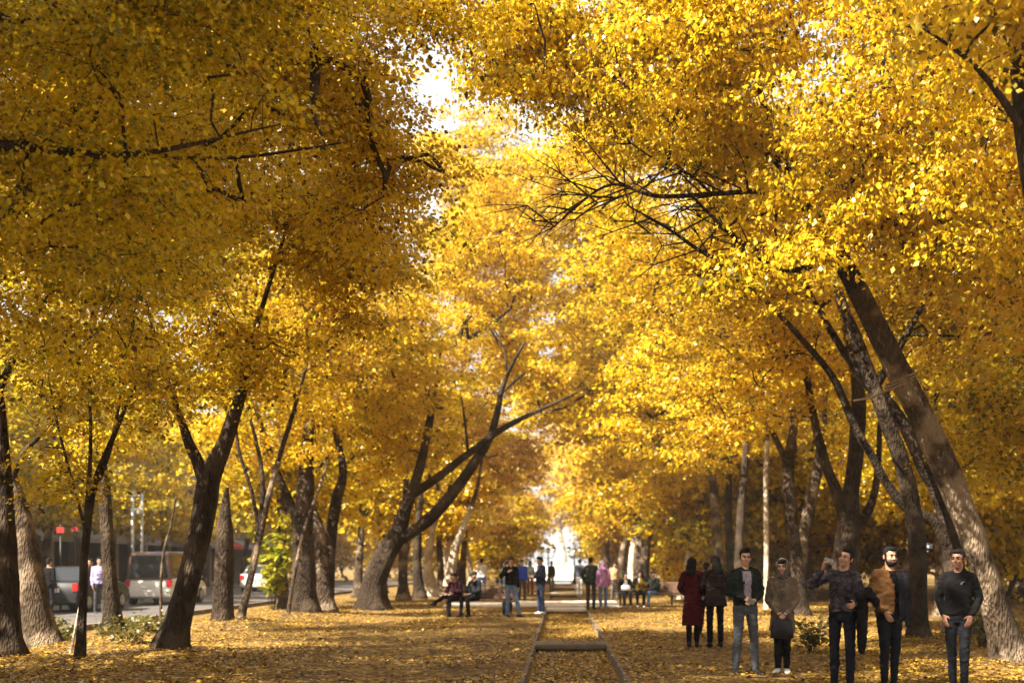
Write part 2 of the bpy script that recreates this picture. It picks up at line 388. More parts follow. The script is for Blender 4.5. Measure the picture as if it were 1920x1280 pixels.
def tree(name, label, base, limbs, crown, leaf='leaf_gold', bark='bark', L=0.12, n_per=130, Rs=(0.45, 0.85), seed=1, group='trees of the avenue',
         cat='tree', gap=0.0, tint=0.0, twigs=True, sides=18, flare=0.55, mound=0.12, flat=0.19, pitch=-32, extra=None, fine=True, voids=(), bare=()):
    if fine: L *= 0.66; n_per = int(n_per * 1.5)
    rg = np.random.default_rng(seed)
    bx, by = base
    if mound: BASES.append((bx, by, mound))
    root = empty(name, (bx, by, 0), 0, label, cat, group)
    PENDING.append(root)
    off = np.array([bx, by, 0.0, 0.0])
    tb = MB(); lb_ = MB(); pts_all = []
    for i, l in enumerate(limbs):
        S = spline([np.array(p, float) - off for p in l], 9 if i == 0 and fine else 5)
        if i == 0:
            S0 = S[0].copy(); S0[2] -= 0.25; S = [S0] + S
            for s in S: s[3] *= 1 + flare * math.exp(-max(s[2], 0) / 0.28)
        if i == 0 and crown:                                    # the stem is the trunk up to its upper third; from there on it is a branch
            q = next((k_ for k_, s in enumerate(S) if s[2] > 0.62 * S[-1][2]), len(S) - 2)
            tb.tube([s[:3] for s in S[:q + 1]], [s[3] for s in S[:q + 1]], sides, jitter=bark_jit(seed)); lb_.tube([s[:3] for s in S[q:]], [s[3] * 0.998 for s in S[q:]], sides, jitter=bark_jit(seed))
        else: (tb if i == 0 else lb_).tube([s[:3] for s in S], [s[3] for s in S], sides if i == 0 else max(7, sides - 3), jitter=bark_jit(seed + i))
        pts_all += [s for s in S if s[2] > 1.8] or [S[-1]]
    tb.build('trunk', M[bark], root)
    if crown:
        C = ellip_centres([(a - bx, b - by, c, d, e, f, n) for a, b, c, d, e, f, n in crown], rg, gap)
        for x0, x1, y0, y1, z0, z1 in voids:
            q = C + np.array([bx, by, 0]); C = C[~((q[:, 0] > x0) & (q[:, 0] < x1) & (q[:, 1] > y0) & (q[:, 1] < y1) & (q[:, 2] > z0) & (q[:, 2] < z1))]
        if extra is not None: C = np.concatenate([C, np.array(extra) - np.array([bx, by, 0])])
        if twigs:
            br = lb_
            for P, rr in grow(pts_all, C, rg): br.tube(P, rr, 5, cap=False)
            for P, rr in bare: br.tube([np.array(p_) - off[:3] for p_ in P], rr, 5, cap=False)
            br.build('branches', M['bark' if bark != 'bark_pale' else 'bark_mid'], root)
        V, t = leaf_quads(C, rg.uniform(Rs[0], Rs[1], len(C)), n_per, L, rg, tint_shift=tint, flat=flat, pitch=pitch)
        link('crown', quads_mesh('crown', V, t), M[leaf], root)
    return root
PENDING = []
def LP(d, pts, dd=0.0, k=0.78):
    """pixel polyline [(px,py,rpx)] at depth d (growing by dd along it) -> world points with radii"""
    n = len(pts); out = []
    for i, (px, py, r) in enumerate(pts):
        e = d + dd * i / max(1, n - 1); out.append((PX(px, e), e, PZ(py, e), k * r / F * e))
    return out
def first(l): return (l[0][0], l[0][1])
def ground_start(l):
    """drop the first point onto the ground"""
    return [(l[0][0], l[0][1], 0.0, l[0][3])] + l[1:]

# --- right row ------------------------------------------------------
d = 21.3
m1 = ground_start(LP(d, [(1895, 1250, 36), (1852, 1110, 33), (1800, 960, 33), (1740, 820, 31), (1680, 700, 28), (1625, 590, 25), (1570, 490, 22), (1525, 420, 17), (1480, 345, 13), (1440, 240, 9), (1410, 110, 6)], -1.0, 0.76))
b1 = LP(20.6, [(1510, 400, 8), (1440, 374, 7), (1340, 378, 6), (1230, 382, 5), (1150, 360, 3.5), (1080, 400, 2), (1040, 440, 1.2)], -0.8)
b2 = LP(20.3, [(1335, 378, 4), (1290, 340, 3.4), (1245, 335, 3), (1200, 370, 2.4), (1120, 395, 1.6)], -0.6)
b3 = LP(20.8, [(1570, 495, 9), (1470, 520, 7), (1385, 465, 6), (1325, 410, 4), (1290, 375, 2.4)], -1.2)
b4 = LP(20.8, [(1530, 430, 7), (1450, 470, 5), (1350, 500, 5), (1250, 440, 4), (1180, 400, 2)], 1.6)
b5 = LP(20.6, [(1540, 440, 8), (1600, 350, 7), (1680, 240, 5), (1760, 120, 3.5), (1820, 30, 2.5)], -2.5)
b6 = LP(20.6, [(1480, 345, 7), (1380, 240, 6), (1290, 150, 5), (1220, 70, 4), (1180, -40, 3)], 1.5)
rgb = np.random.default_rng(3); bare = []
for bl, n_ in ((b1, 16), (b2, 9), (b3, 8), (b4, 12)):
    S_ = spline(bl)
    for k_ in range(n_):
        a_ = S_[int(rgb.integers(len(S_) // 4, len(S_)))][:3]; dv = np.array([-rgb.uniform(0.3, 1.0), rgb.uniform(-0.5, 0.5), rgb.uniform(-0.45, 0.55)]); dv *= rgb.uniform(0.6, 1.5) / np.linalg.norm(dv)
        m_ = a_ + dv * 0.5 + rgb.normal(0, 0.07, 3); e_ = a_ + dv + np.array([0, 0, rgb.normal(-0.12, 0.15)]); bare.append(([a_, m_, e_], [0.016, 0.010, 0.004]))
        for q_ in range(2):
            dq = dv * 0.45 + rgb.normal(0, 0.22, 3); bare.append(([m_, m_ + dq * 0.5 + rgb.normal(0, 0.03, 3), m_ + dq], [0.008, 0.006, 0.003]))
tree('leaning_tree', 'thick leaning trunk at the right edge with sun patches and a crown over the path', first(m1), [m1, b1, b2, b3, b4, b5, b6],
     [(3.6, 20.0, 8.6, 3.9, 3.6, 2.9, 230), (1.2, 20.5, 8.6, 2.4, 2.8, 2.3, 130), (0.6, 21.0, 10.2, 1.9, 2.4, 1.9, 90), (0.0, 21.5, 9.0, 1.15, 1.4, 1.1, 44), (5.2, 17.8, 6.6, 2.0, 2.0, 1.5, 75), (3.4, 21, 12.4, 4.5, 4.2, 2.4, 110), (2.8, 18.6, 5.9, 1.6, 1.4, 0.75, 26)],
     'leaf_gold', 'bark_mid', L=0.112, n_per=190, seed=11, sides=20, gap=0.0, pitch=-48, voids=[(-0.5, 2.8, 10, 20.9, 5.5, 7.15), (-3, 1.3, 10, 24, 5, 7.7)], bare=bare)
d = 28.0
m = ground_start(LP(d, [(1722, 1205, 30), (1722, 1100, 29), (1718, 1010, 29), (1695, 890, 27), (1655, 780, 24), (1610, 660, 20), (1575, 570, 15), (1550, 470, 9), (1530, 350, 5)], 0, 0.58))
tree('leaning_tree', 'straight leaning trunk just behind the man in the brown jacket', first(m), [m, LP(28, [(1640, 740, 10), (1700, 640, 8), (1760, 520, 5), (1800, 400, 3)])],
     [(6.6, 28.5, 9.4, 3.6, 3.4, 3.2, 150), (8.6, 28, 6.6, 2.2, 2.4, 1.6, 60)], 'leaf_olive', 'bark', L=0.14, n_per=120, seed=12, sides=20)
d = 29.5
m = ground_start(LP(d, [(1796, 1195, 26), (1788, 1060, 24), (1772, 960, 22), (1730, 880, 18), (1700, 815, 15), (1665, 765, 13), (1630, 735, 12), (1582, 670, 9), (1535, 590, 7), (1490, 500, 4)]))
lb = LP(d, [(1788, 1050, 17), (1752, 990, 15), (1700, 962, 13), (1661, 914, 11), (1633, 862, 10), (1605, 815, 10), (1580, 755, 9), (1556, 710, 8), (1507, 651, 7), (1446, 586, 6), (1390, 540, 3)], -1.5)
tree('forked_tree', 'dark forked tree behind the man in the black sweater, two limbs bending toward the path', first(m), [m, lb],
     [(4.6, 28.8, 7.6, 2.6, 2.4, 1.5, 75), (2.6, 29, 9.6, 3.0, 3.0, 2.3, 105), (9.4, 30.5, 7.6, 2.8, 2.8, 2.6, 90)], 'leaf_gold', 'bark', L=0.135, n_per=125, seed=13)
d = 33.0
m = ground_start(LP(d, [(1585, 1180, 30), (1587, 1060, 31), (1592, 990, 28), (1596, 930, 20), (1606, 850, 18), (1610, 760, 17), (1600, 690, 11), (1575, 590, 7), (1540, 470, 4)]))
tree('forked_tree', 'dark tree splitting into three upright stems behind the man holding up a phone', first(m),
     [m, LP(d, [(1588, 990, 17), (1568, 930, 14), (1545, 870, 12), (1528, 800, 10), (1520, 755, 9), (1505, 670, 6), (1490, 560, 3)]),
      LP(d, [(1600, 1000, 13), (1622, 975, 12), (1640, 930, 9), (1648, 860, 7), (1652, 790, 5), (1680, 700, 3)])],
     [(6.6, 33.5, 9.0, 3.6, 3.2, 3.6, 140), (4.2, 32.8, 6.3, 2.3, 2.2, 1.7, 60)], 'leaf_gold', 'bark', L=0.15, n_per=115, seed=14)
d = 39.6
m = ground_start(LP(d, [(1502, 1160, 17), (1492, 1050, 16), (1481, 950, 15), (1478, 880, 13), (1490, 780, 9), (1480, 690, 6), (1460, 560, 3)]))
tree('park_tree', 'dark slim trunk behind the woman in the beige coat', first(m), [m, LP(d, [(1478, 880, 8), (1440, 800, 6), (1400, 720, 4), (1370, 620, 3)])],
     [(5.6, 40, 8.8, 3.8, 3.6, 3.6, 150), (2.0, 41, 9.6, 2.2, 2.4, 2.4, 80), (1.0, 42, 13.0, 2.0, 2.4, 2.0, 60), (3.4, 39, 6.0, 2.6, 2.4, 1.8, 60)], 'leaf_gold', 'bark', L=0.17, n_per=95, seed=15)
d = 42.5
m = ground_start(LP(d, [(1497, 1153, 15), (1503, 1040, 15), (1520, 950, 15), (1534, 880, 12), (1545, 800, 8), (1550, 690, 5)]))
tree('park_tree', 'tan trunk slanting right behind the dark slim trunk', first(m), [m], [(9.2, 43, 8.4, 3.4, 3.2, 3.4, 110)], 'leaf_olive', 'bark_mid', L=0.18, n_per=85, seed=16)
d = 45.0
m = ground_start(LP(d, [(1437, 1147, 6.5), (1437, 1020, 6.2), (1436, 895, 5.8), (1440, 780, 4.5), (1438, 640, 3)]))
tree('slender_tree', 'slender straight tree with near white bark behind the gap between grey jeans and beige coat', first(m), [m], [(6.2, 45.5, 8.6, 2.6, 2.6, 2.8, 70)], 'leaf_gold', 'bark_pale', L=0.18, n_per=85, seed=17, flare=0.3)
for i, (dd, pts, lab, bk, *cr) in enumerate([
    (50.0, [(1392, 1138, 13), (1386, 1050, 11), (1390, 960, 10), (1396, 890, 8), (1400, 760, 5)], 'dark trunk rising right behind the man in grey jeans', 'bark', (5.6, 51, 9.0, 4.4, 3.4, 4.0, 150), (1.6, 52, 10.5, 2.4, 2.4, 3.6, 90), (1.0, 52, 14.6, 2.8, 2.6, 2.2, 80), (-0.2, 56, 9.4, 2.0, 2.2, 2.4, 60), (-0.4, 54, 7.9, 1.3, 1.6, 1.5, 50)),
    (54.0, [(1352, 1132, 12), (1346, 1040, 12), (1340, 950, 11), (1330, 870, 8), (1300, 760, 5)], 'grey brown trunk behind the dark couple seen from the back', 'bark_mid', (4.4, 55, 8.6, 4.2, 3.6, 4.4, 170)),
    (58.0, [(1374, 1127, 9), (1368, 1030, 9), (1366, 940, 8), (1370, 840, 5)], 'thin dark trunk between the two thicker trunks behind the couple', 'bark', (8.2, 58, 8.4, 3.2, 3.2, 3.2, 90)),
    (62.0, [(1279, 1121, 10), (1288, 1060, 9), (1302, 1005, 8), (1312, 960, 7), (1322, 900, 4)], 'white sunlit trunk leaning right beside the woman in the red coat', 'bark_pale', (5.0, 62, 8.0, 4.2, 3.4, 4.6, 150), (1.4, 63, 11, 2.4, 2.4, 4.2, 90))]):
    m = ground_start(LP(dd, pts))
    tree('park_tree', lab, first(m), [m], cr, 'leaf_gold', bk, L=0.2, n_per=80, seed=20 + i)
# the trunk whose limb hangs in at the upper right corner
m = [(5.6, 13.2, 0, 0.24), (5.25, 13.0, 2.0, 0.20), (4.6, 12.9, 3.6, 0.17), (4.36, 12.9, 4.7, 0.145), (4.22, 12.9, 5.8, 0.13), (4.15, 12.9, 7.5, 0.10), (4.0, 12.8, 9.2, 0.06)]
tree('park_tree', 'dark trunk cut by the upper right corner, bright golden sprays hanging across it', (5.6, 13.2), [m, [(4.3, 12.9, 5.2, 0.05), (3.7, 12.6, 5.8, 0.026), (3.0, 12.4, 6.2, 0.006)]],
     [(3.9, 12.4, 6.25, 0.8, 0.8, 0.4, 16), (5.4, 13.5, 8.4, 3.2, 3.2, 2.0, 130)], 'leaf_gold', 'bark', L=0.11, n_per=150, seed=31, pitch=-45)

# --- left row -------------------------------------------------------
d = 22.5
m = ground_start(LP(d, [(14, 1240, 34), (12, 1110, 28), (6, 960, 26), (-6, 800, 22), (-20, 620, 15), (-10, 420, 9)]))
tree('avenue_tree', 'dark trunk cut by the left edge of the view', first(m), [m, LP(d, [(-10, 760, 10), (70, 600, 7), (160, 480, 5), (240, 330, 3)])],
     [(-7.4, 22, 8.4, 3.6, 3.2, 3.0, 170)], 'leaf_olive', 'bark', L=0.13, n_per=130, seed=41)
d = 26.0
m = ground_start(LP(d, [(78, 1213, 38), (64, 1120, 31), (52, 1040, 27), (38, 970, 23), (16, 900, 18), (-10, 840, 14), (-40, 700, 9)]))
tree('avenue_tree', 'sunlit tan trunk with a wide foot beside the dark trunk at the left edge', first(m), [m, LP(d, [(20, 905, 9), (45, 850, 7), (90, 800, 5), (150, 700, 3)])],
     [(-9.6, 27, 8.0, 3.6, 3.4, 3.2, 140), (-8.0, 26, 5.0, 1.5, 1.5, 0.8, 22)], 'leaf_olive', 'bark_mid', L=0.14, n_per=120, seed=42)
d = 21.3
m = ground_start(LP(d, [(150, 1250, 11), (155, 1150, 10), (158, 1060, 9.5), (170, 960, 9), (184, 905, 8), (215, 830, 6), (245, 760, 4.5), (285, 690, 3)]))
tree('young_tree', 'thin dark young tree dividing into a fan of twigs in front of the street', first(m),
     [m, LP(d, [(158, 1030, 6), (168, 900, 5), (170, 820, 4), (166, 720, 3)]), LP(d, [(176, 940, 6), (206, 860, 5), (222, 780, 3.5), (238, 700, 2)]), LP(d, [(160, 1010, 4), (130, 900, 3.5), (105, 800, 3), (90, 720, 2)])],
     [(-6.9, 21.3, 4.2, 1.3, 1.2, 1.1, 42), (-7.6, 21.3, 2.7, 0.55, 0.5, 0.5, 8)], 'leaf_olive', 'bark', L=0.11, n_per=110, seed=43, flare=0.4, Rs=(0.4, 0.7))
d = 30.8
m = ground_start(LP(d, [(213, 1190, 22), (207, 1100, 18), (201, 1010, 16), (197, 930, 14), (190, 850, 10), (180, 740, 6), (190, 600, 4)]))
tree('avenue_tree', 'brown upright trunk on the verge beside the thin young tree', first(m), [m], [(-9.8, 31, 8.0, 3.2, 3.2, 3.4, 110), (-9.6, 30.5, 4.3, 1.0, 1.0, 0.6, 10)], 'leaf_gold', 'bark', L=0.15, n_per=110, seed=44)
d = 24.5
m = ground_start(LP(d, [(322, 1224, 33), (345, 1130, 27), (368, 1040, 27), (386, 960, 28), (394, 905, 26), (418, 850, 19), (438, 790, 16), (455, 740, 13), (470, 660, 9), (500, 560, 6), (540, 430, 4)]))
tree('leaning_tree', 'dark crooked trunk leaning right and forking high up beside the parked white car', first(m),
     [m, LP(d, [(386, 930, 16), (372, 880, 15), (357, 850, 13), (345, 815, 10), (328, 765, 7), (300, 680, 5), (270, 560, 3)])],
     [(-5.4, 24, 8.6, 3.4, 3.0, 3.0, 175), (-6.2, 24, 5.0, 2.2, 2.0, 0.9, 40), (-3.6, 25.2, 7.5, 1.5, 1.8, 1.9, 70)], 'leaf_gold', 'bark', L=0.13, n_per=130, seed=45, sides=20)
d = 34.7
m = ground_start(LP(d, [(418, 1175, 27), (420, 1080, 26), (421, 1010, 22), (423, 955, 12), (426, 928, 4)], 0, 0.68))
tree('broken_tree', 'dark barrel of a broken trunk narrowing to a point', first(m), [m], None, bark='bark', seed=46, flare=0.15)
d = 35.5
m = ground_start(LP(d, [(452, 1173, 9), (474, 1080, 8.5), (500, 960, 7.5), (524, 870, 6.5), (546, 800, 5), (575, 700, 3.5)]))
tree('young_tree', 'pair of thin pale stems slanting right from one foot', first(m), [m, LP(d, [(462, 1130, 8), (481, 1040, 8), (492, 950, 6), (488, 880, 5), (470, 800, 3.5)]), LP(d, [(486, 1010, 5), (470, 930, 4.5), (446, 850, 4), (440, 760, 3)])],
     [(-7.0, 36, 7.2, 2.6, 2.6, 2.2, 80)], 'leaf_gold', 'bark_mid', L=0.16, n_per=100, seed=47, flare=0.3)
d = 40.8
m = ground_start(LP(d, [(570, 1158, 31), (570, 1080, 27), (568, 1000, 24), (572, 930, 20), (575, 870, 17), (582, 790, 11), (590, 690, 7), (600, 560, 4)]))
tree('forked_tree', 'stout dark trunk with a limb thrown left, standing next to a paler trunk', first(m),
     [m, LP(d, [(566, 1030, 14), (546, 960, 11), (520, 900, 9), (495, 830, 7), (478, 770, 5), (450, 680, 3)])],
     [(-7.0, 41, 8.6, 3.6, 3.4, 3.2, 150), (-8.2, 40, 5.4, 2.4, 2.0, 1.2, 40)], 'leaf_gold', 'bark', L=0.16, n_per=105, seed=48)
d = 42.0
m = ground_start(LP(d, [(608, 1154, 22), (605, 1085, 20), (603, 1030, 17), (590, 980, 13), (575, 930, 9), (560, 860, 6)]))
tree('forked_tree', 'pale brown trunk carrying a dark limb that bends right, beside the stout dark trunk', first(m),
     [m, LP(d, [(622, 1130, 7), (620, 1040, 12), (628, 960, 13), (642, 905, 11), (640, 865, 9), (625, 800, 6), (620, 700, 4)])],
     [(-5.6, 42.5, 7.6, 2.8, 2.8, 2.4, 100)], 'leaf_gold', 'bark_mid', L=0.17, n_per=100, seed=49)
m = ground_start(LP(39.8, [(540, 1162, 5), (553, 1080, 5), (572, 1000, 4.5), (600, 920, 3.5), (625, 850, 2.5)]))
tree('bare_sapling', 'bare stick like sapling crossing in front of the stout dark trunk', first(m), [m], None, bark='bark_mid', seed=50, flare=0.1, sides=7)
m = ground_start(LP(36.0, [(301, 1171, 3.6), (303, 1070, 3.3), (310, 1020, 3), (320, 985, 2.6), (330, 930, 2)]))
tree('bare_sapling', 'thin pale sapling in front of the parked white car', first(m), [m], None, bark='bark_mid', seed=51, flare=0.1, sides=7)
d = 45.2
m = ground_start(LP(d, [(700, 1147, 31), (705, 1090, 30), (722, 1045, 27), (744, 1008, 22), (760, 960, 16), (780, 905, 13), (795, 850, 10), (805, 800, 9), (815, 740, 5), (830, 640, 3)]))
tree('spreading_tree', 'dark tree with long bare limbs reaching right over the bench', first(m),
     [m, LP(d, [(738, 1020, 17), (772, 1003, 15), (810, 975, 15), (850, 930, 14), (890, 872, 12), (915, 835, 9), (930, 790, 8), (940, 740, 7), (955, 700, 5), (985, 645, 3)], -1.0),
      LP(d, [(775, 930, 12), (815, 905, 10), (860, 870, 9), (900, 840, 8), (945, 808, 7), (1000, 780, 5), (1055, 755, 3.5), (1082, 742, 2.5)], -1.6),
      LP(d - 0.6, [(938, 745, 4), (965, 720, 3.5), (985, 705, 2.5)]), LP(d - 0.6, [(878, 860, 4), (872, 800, 3), (865, 750, 2)]), LP(d - 0.6, [(950, 700, 3), (945, 660, 2.2), (925, 620, 1.5)])],
     [(-6.2, 46.5, 9.4, 3.4, 3.2, 2.6, 125), (-5.6, 47, 6.0, 2.4, 2.2, 1.7, 60), (-2.6, 48.5, 11.5, 2.4, 2.4, 2.4, 95), (-1.6, 50, 14.2, 2.2, 2.6, 1.9, 60), (-2.4, 50, 8.6, 1.4, 1.6, 1.1, 26)], 'leaf_gold', 'bark', L=0.17, n_per=100, seed=52, sides=20)
for i, (dd, pts, lab, bk, *cr) in enumerate([
    (59.0, [(756, 1126, 13), (755, 1070, 11), (757, 1010, 10), (760, 930, 7), (770, 820, 4)], 'dark trunk behind the spreading tree, left one of two', 'bark_mid', (-5.4, 60, 9.2, 3.8, 3.4, 4.6, 150), (-3.9, 59, 17.2, 3.0, 3.0, 3.6, 150)),
    (62.0, [(787, 1122, 12), (782, 1070, 11), (783, 1015, 10), (790, 930, 6)], 'dark trunk behind the spreading tree, right one of two beside the white trunks', 'bark', (-3.6, 63, 12.4, 3.0, 3.2, 4.4, 120), (-3.4, 62, 16.6, 2.8, 3.0, 3.0, 90)),
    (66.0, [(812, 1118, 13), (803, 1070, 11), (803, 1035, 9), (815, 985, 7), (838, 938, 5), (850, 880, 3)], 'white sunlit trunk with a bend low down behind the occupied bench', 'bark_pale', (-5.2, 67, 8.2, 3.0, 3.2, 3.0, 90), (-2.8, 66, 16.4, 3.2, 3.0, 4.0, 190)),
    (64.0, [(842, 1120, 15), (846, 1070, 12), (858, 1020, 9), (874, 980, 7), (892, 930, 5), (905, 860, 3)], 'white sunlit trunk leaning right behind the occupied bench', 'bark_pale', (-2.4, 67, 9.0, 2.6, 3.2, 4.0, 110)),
    (76.0, [(866, 1109, 9), (868, 1060, 8), (872, 1000, 6), (880, 920, 4)], 'far dark trunk beyond the white leaning trunk', 'bark_mid', (-4.6, 77, 7.6, 3.4, 3.4, 3.6, 100))]):
    m = ground_start(LP(dd, pts))
    tree('avenue_tree', lab, first(m), [m], cr, 'leaf_hazed' if i in (1, 2, 3) else 'leaf_gold', bk, L=0.2, n_per=85, seed=60 + i)
# foreground tree whose trunk stands left of the view and whose crown fills the upper left
m = [(-7.2, 11.5, 0, 0.30), (-6.9, 11.6, 2.0, 0.25), (-6.3, 11.8, 4.2, 0.20), (-5.6, 12.0, 6.5, 0.14), (-5.2, 12, 9, 0.08)]
tree('foreground_tree', 'blurred dark golden crown hanging in at the upper left without a visible trunk', (-7.2, 11.5),
     [m, [(-6.4, 11.8, 4.0, 0.08), (-5.2, 12.3, 5.0, 0.06), (-3.9, 12.8, 5.1, 0.03), (-2.6, 13.2, 5.5, 0.007)], [(-6.0, 11.9, 5.2, 0.08), (-4.6, 12.0, 6.6, 0.035), (-3.0, 12.2, 7.2, 0.007)]],
     [(-4.6, 12.2, 7.0, 2.9, 2.6, 2.1, 190), (-2.9, 13.0, 7.3, 1.35, 1.5, 1.2, 45), (-5.2, 13.4, 4.7, 1.8, 1.6, 0.9, 45)], 'leaf_olive', 'bark', L=0.078, n_per=230, seed=71)
m = [(-6.2, 16.6, 0, 0.24), (-6.4, 16.8, 2.2, 0.19), (-6.0, 17.0, 4.4, 0.16), (-5.0, 17.2, 6.6, 0.11), (-4.2, 17.4, 9, 0.06)]
m = [(-8.6, 16.6, 0, 0.26), (-8.3, 16.8, 2.4, 0.2), (-7.4, 17.0, 4.6, 0.16), (-6.0, 17.2, 6.6, 0.11), (-5.0, 17.4, 9, 0.06)]
tree('foreground_tree', 'golden crown behind the blurred upper left crown with a long thin drooping branch', (-8.6, 16.6),
     [m, LP(16.5, [(-60, 240, 8), (120, 250, 7), (240, 290, 6), (330, 312, 5), (440, 313, 4), (560, 298, 3), (640, 285, 2)]), LP(17.0, [(100, 250, 4), (200, 360, 3), (250, 470, 2.4), (270, 560, 1.6)])],
     [(-5.0, 17.6, 7.6, 3.2, 2.6, 2.2, 190), (-6.6, 17.4, 5.0, 2.2, 2.0, 1.1, 60), (-3.5, 18.2, 8.2, 1.6, 1.6, 1.4, 55), (-2.7, 19.2, 6.6, 1.2, 1.3, 1.0, 36), (-1.6, 18.0, 8.8, 0.9, 1.2, 0.5, 26)], 'leaf_gold', 'bark', L=0.10, n_per=185, seed=72)

# --- generic trees: four builds, each then copied with its parts ------
def generic(seed, h, spread, leaf, L, n_per, n, low=3.2, name='park_tree', bark='bark_mid', Rs=(0.7, 1.2), lean=0.4, rb=0.24):
    rg = np.random.default_rng(seed); a = rg.uniform(0, 6.28)
    l0 = [(0, 0, 0, rb), (lean * 0.2 * math.cos(a), lean * 0.2 * math.sin(a), low * 0.5, rb * 0.8), (lean * math.cos(a), lean * math.sin(a), low, rb * 0.68), (lean * 1.6 * math.cos(a), lean * 1.6 * math.sin(a), h * 0.55, rb * 0.42), (lean * 1.5 * math.cos(a), lean * 1.5 * math.sin(a), h * 0.85, rb * 0.15)]
    limbs = [l0]
    for k in range(3):
        b = a + k * 2.1 + rg.uniform(-0.4, 0.4); s = l0[2]; q = spread * 0.6
        limbs.append([(s[0], s[1], s[2] * rg.uniform(0.9, 1.15), rb * 0.45), (s[0] + q * 0.35 * math.cos(b), s[1] + q * 0.35 * math.sin(b), s[2] + 1.4, rb * 0.34), (s[0] + q * math.cos(b), s[1] + q * math.sin(b), s[2] + 3.2, rb * 0.14)])
    cz = (h + low) / 2
    cr = [(0, 0, cz + 0.3, spread, spread, (h - low) / 2, n), (spread * 0.45 * math.cos(a), spread * 0.45 * math.sin(a), low + 1.2, spread * 0.6, spread * 0.6, 1.2, n // 5), (-spread * 0.4 * math.cos(a), -spread * 0.4 * math.sin(a), h - 2, spread * 0.6, spread * 0.6, 1.7, n // 5)]
    r = tree(name, None, (0, 0), limbs, cr, leaf, bark, L=L, n_per=n_per, seed=seed, Rs=Rs, mound=0, sides=9, fine=False)
    PENDING.remove(r)
    return r
GP = [generic(101, 12.5, 3.8, 'leaf_gold', 0.22, 75, 130), generic(102, 13.5, 4.2, 'leaf_gold', 0.22, 75, 140, low=3.6), generic(103, 11.5, 3.6, 'leaf_hazed', 0.22, 60, 110, bark='bark_pale'),
      generic(104, 12.5, 3.8, 'leaf_olive', 0.22, 75, 130)]
FINE = [generic(107, 12.5, 3.8, 'leaf_gold', 0.11, 200, 190, name='park_tree', Rs=(0.6, 1.0)), generic(108, 12.0, 3.8, 'leaf_olive', 0.11, 200, 190, name='park_tree', Rs=(0.6, 1.0))]
BUSHY = [generic(105, 7.5, 3.4, 'leaf_gold', 0.22, 75, 120, low=0.7, bark='bark_mid', rb=0.12), generic(106, 6.5, 3.0, 'leaf_olive', 0.22, 75, 110, low=0.6, rb=0.10)]
used = set()
def place(p, x, y, s, lab, grp, rz=None):
    rz = rng.uniform(0, 6.28) if rz is None else rz
    if p.name in used: o = dup(p, (x, y, 0), rz, s, lab, grp)
    else:
        used.add(p.name); o = p; o.location = (x, y, 0); o.rotation_euler = (0, 0, rz); o.scale = (s, s, s); tag(o, lab, 'tree', grp)
    o.name = p.name.split('.')[0]
    return o
FAR_L = 'golden avenue tree in the far left row beyond the occupied bench, merging with its neighbours'
FAR_R = 'golden avenue tree in the far right row beyond the seated group, merging with its neighbours'
y = 70.0; k = 0
while y < 128:
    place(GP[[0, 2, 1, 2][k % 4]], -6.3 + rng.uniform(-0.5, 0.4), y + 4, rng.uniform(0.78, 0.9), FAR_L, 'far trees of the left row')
    place(GP[[1, 0, 2, 0][k % 4]], 4.3 + rng.uniform(-0.4, 0.4), y, rng.uniform(1.15, 1.32), FAR_R, 'far trees of the right row')
    y += 8.5; k += 1
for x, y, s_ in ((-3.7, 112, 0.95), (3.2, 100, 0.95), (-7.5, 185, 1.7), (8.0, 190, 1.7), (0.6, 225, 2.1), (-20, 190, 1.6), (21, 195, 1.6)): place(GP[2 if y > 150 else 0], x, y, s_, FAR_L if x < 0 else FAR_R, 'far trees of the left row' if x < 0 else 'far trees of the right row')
# second row on the right and the wood behind it
WOOD = 'yellow tree in the wood to the right of the path, standing behind the front row'
for x, y in ((10.5, 24), (12.5, 33), (11.0, 41), (12.2, 50), (10.5, 60), (15.5, 38), (17, 48), (15.5, 58), (20, 62), (11.5, 72), (17, 74), (23, 76), (12, 88), (19, 92), (27, 92), (14, 105), (24, 108), (8.8, 19.5)):
    place(FINE[rng.integers(2)] if y < 45 else GP[[0, 3, 1][rng.integers(3)]], x, y, rng.uniform(0.9, 1.1), WOOD, 'trees of the wood on the right')
LOWT = 'low bushy yellow tree far back, branches almost to the ground'
for x, y in ((8.5, 70), (11.5, 66), (14.5, 68), (18, 66), (21.5, 70), (26, 72), (9.5, 82), (14, 82), (20, 84), (26, 86), (32, 84), (31, 96), (38, 100), (9, 96), (13, 78), (17, 55), (22, 58), (5.4, 104), (4.8, 113), (-4.8, 107), (-5.2, 119), (5.0, 121), (6.0, 136), (7.5, 62), (7.0, 80), (7.6, 92), (-18.5, 123), (-13, 127), (-25, 124), (-19, 140), (8, 124), (13, 130), (20, 124), (28, 128), (36, 122), (46, 126), (9, 145), (16, 150), (-12, 126), (-15, 132), (-22, 126), (-10, 146), (-18, 150), (-30, 135), (26, 62), (16, 100), (44, 112)):
    place(BUSHY[rng.integers(2)], x, y, rng.uniform(0.95, 1.3), LOWT, 'low bushy trees far back')
VERGE = 'golden street tree on the far kerb of the street in front of the buildings'
for y in (50, 58.5, 67, 76, 86, 97, 109, 122):
    place(GP[[3, 0, 1][rng.integers(3)]], -21.6 + rng.uniform(-0.3, 0.3), y, rng.uniform(0.75, 0.95), VERGE, 'street trees in front of the buildings')
VERGE2 = 'golden tree on the near verge of the street, behind the avenue row'
for y in (47.5, 54, 64, 73.5, 84, 95, 108):
    place(GP[[0, 3, 1][rng.integers(3)]], -9.2 + rng.uniform(-0.3, 0.3), y, rng.uniform(0.85, 1.0), VERGE2, 'trees on the near verge of the street')
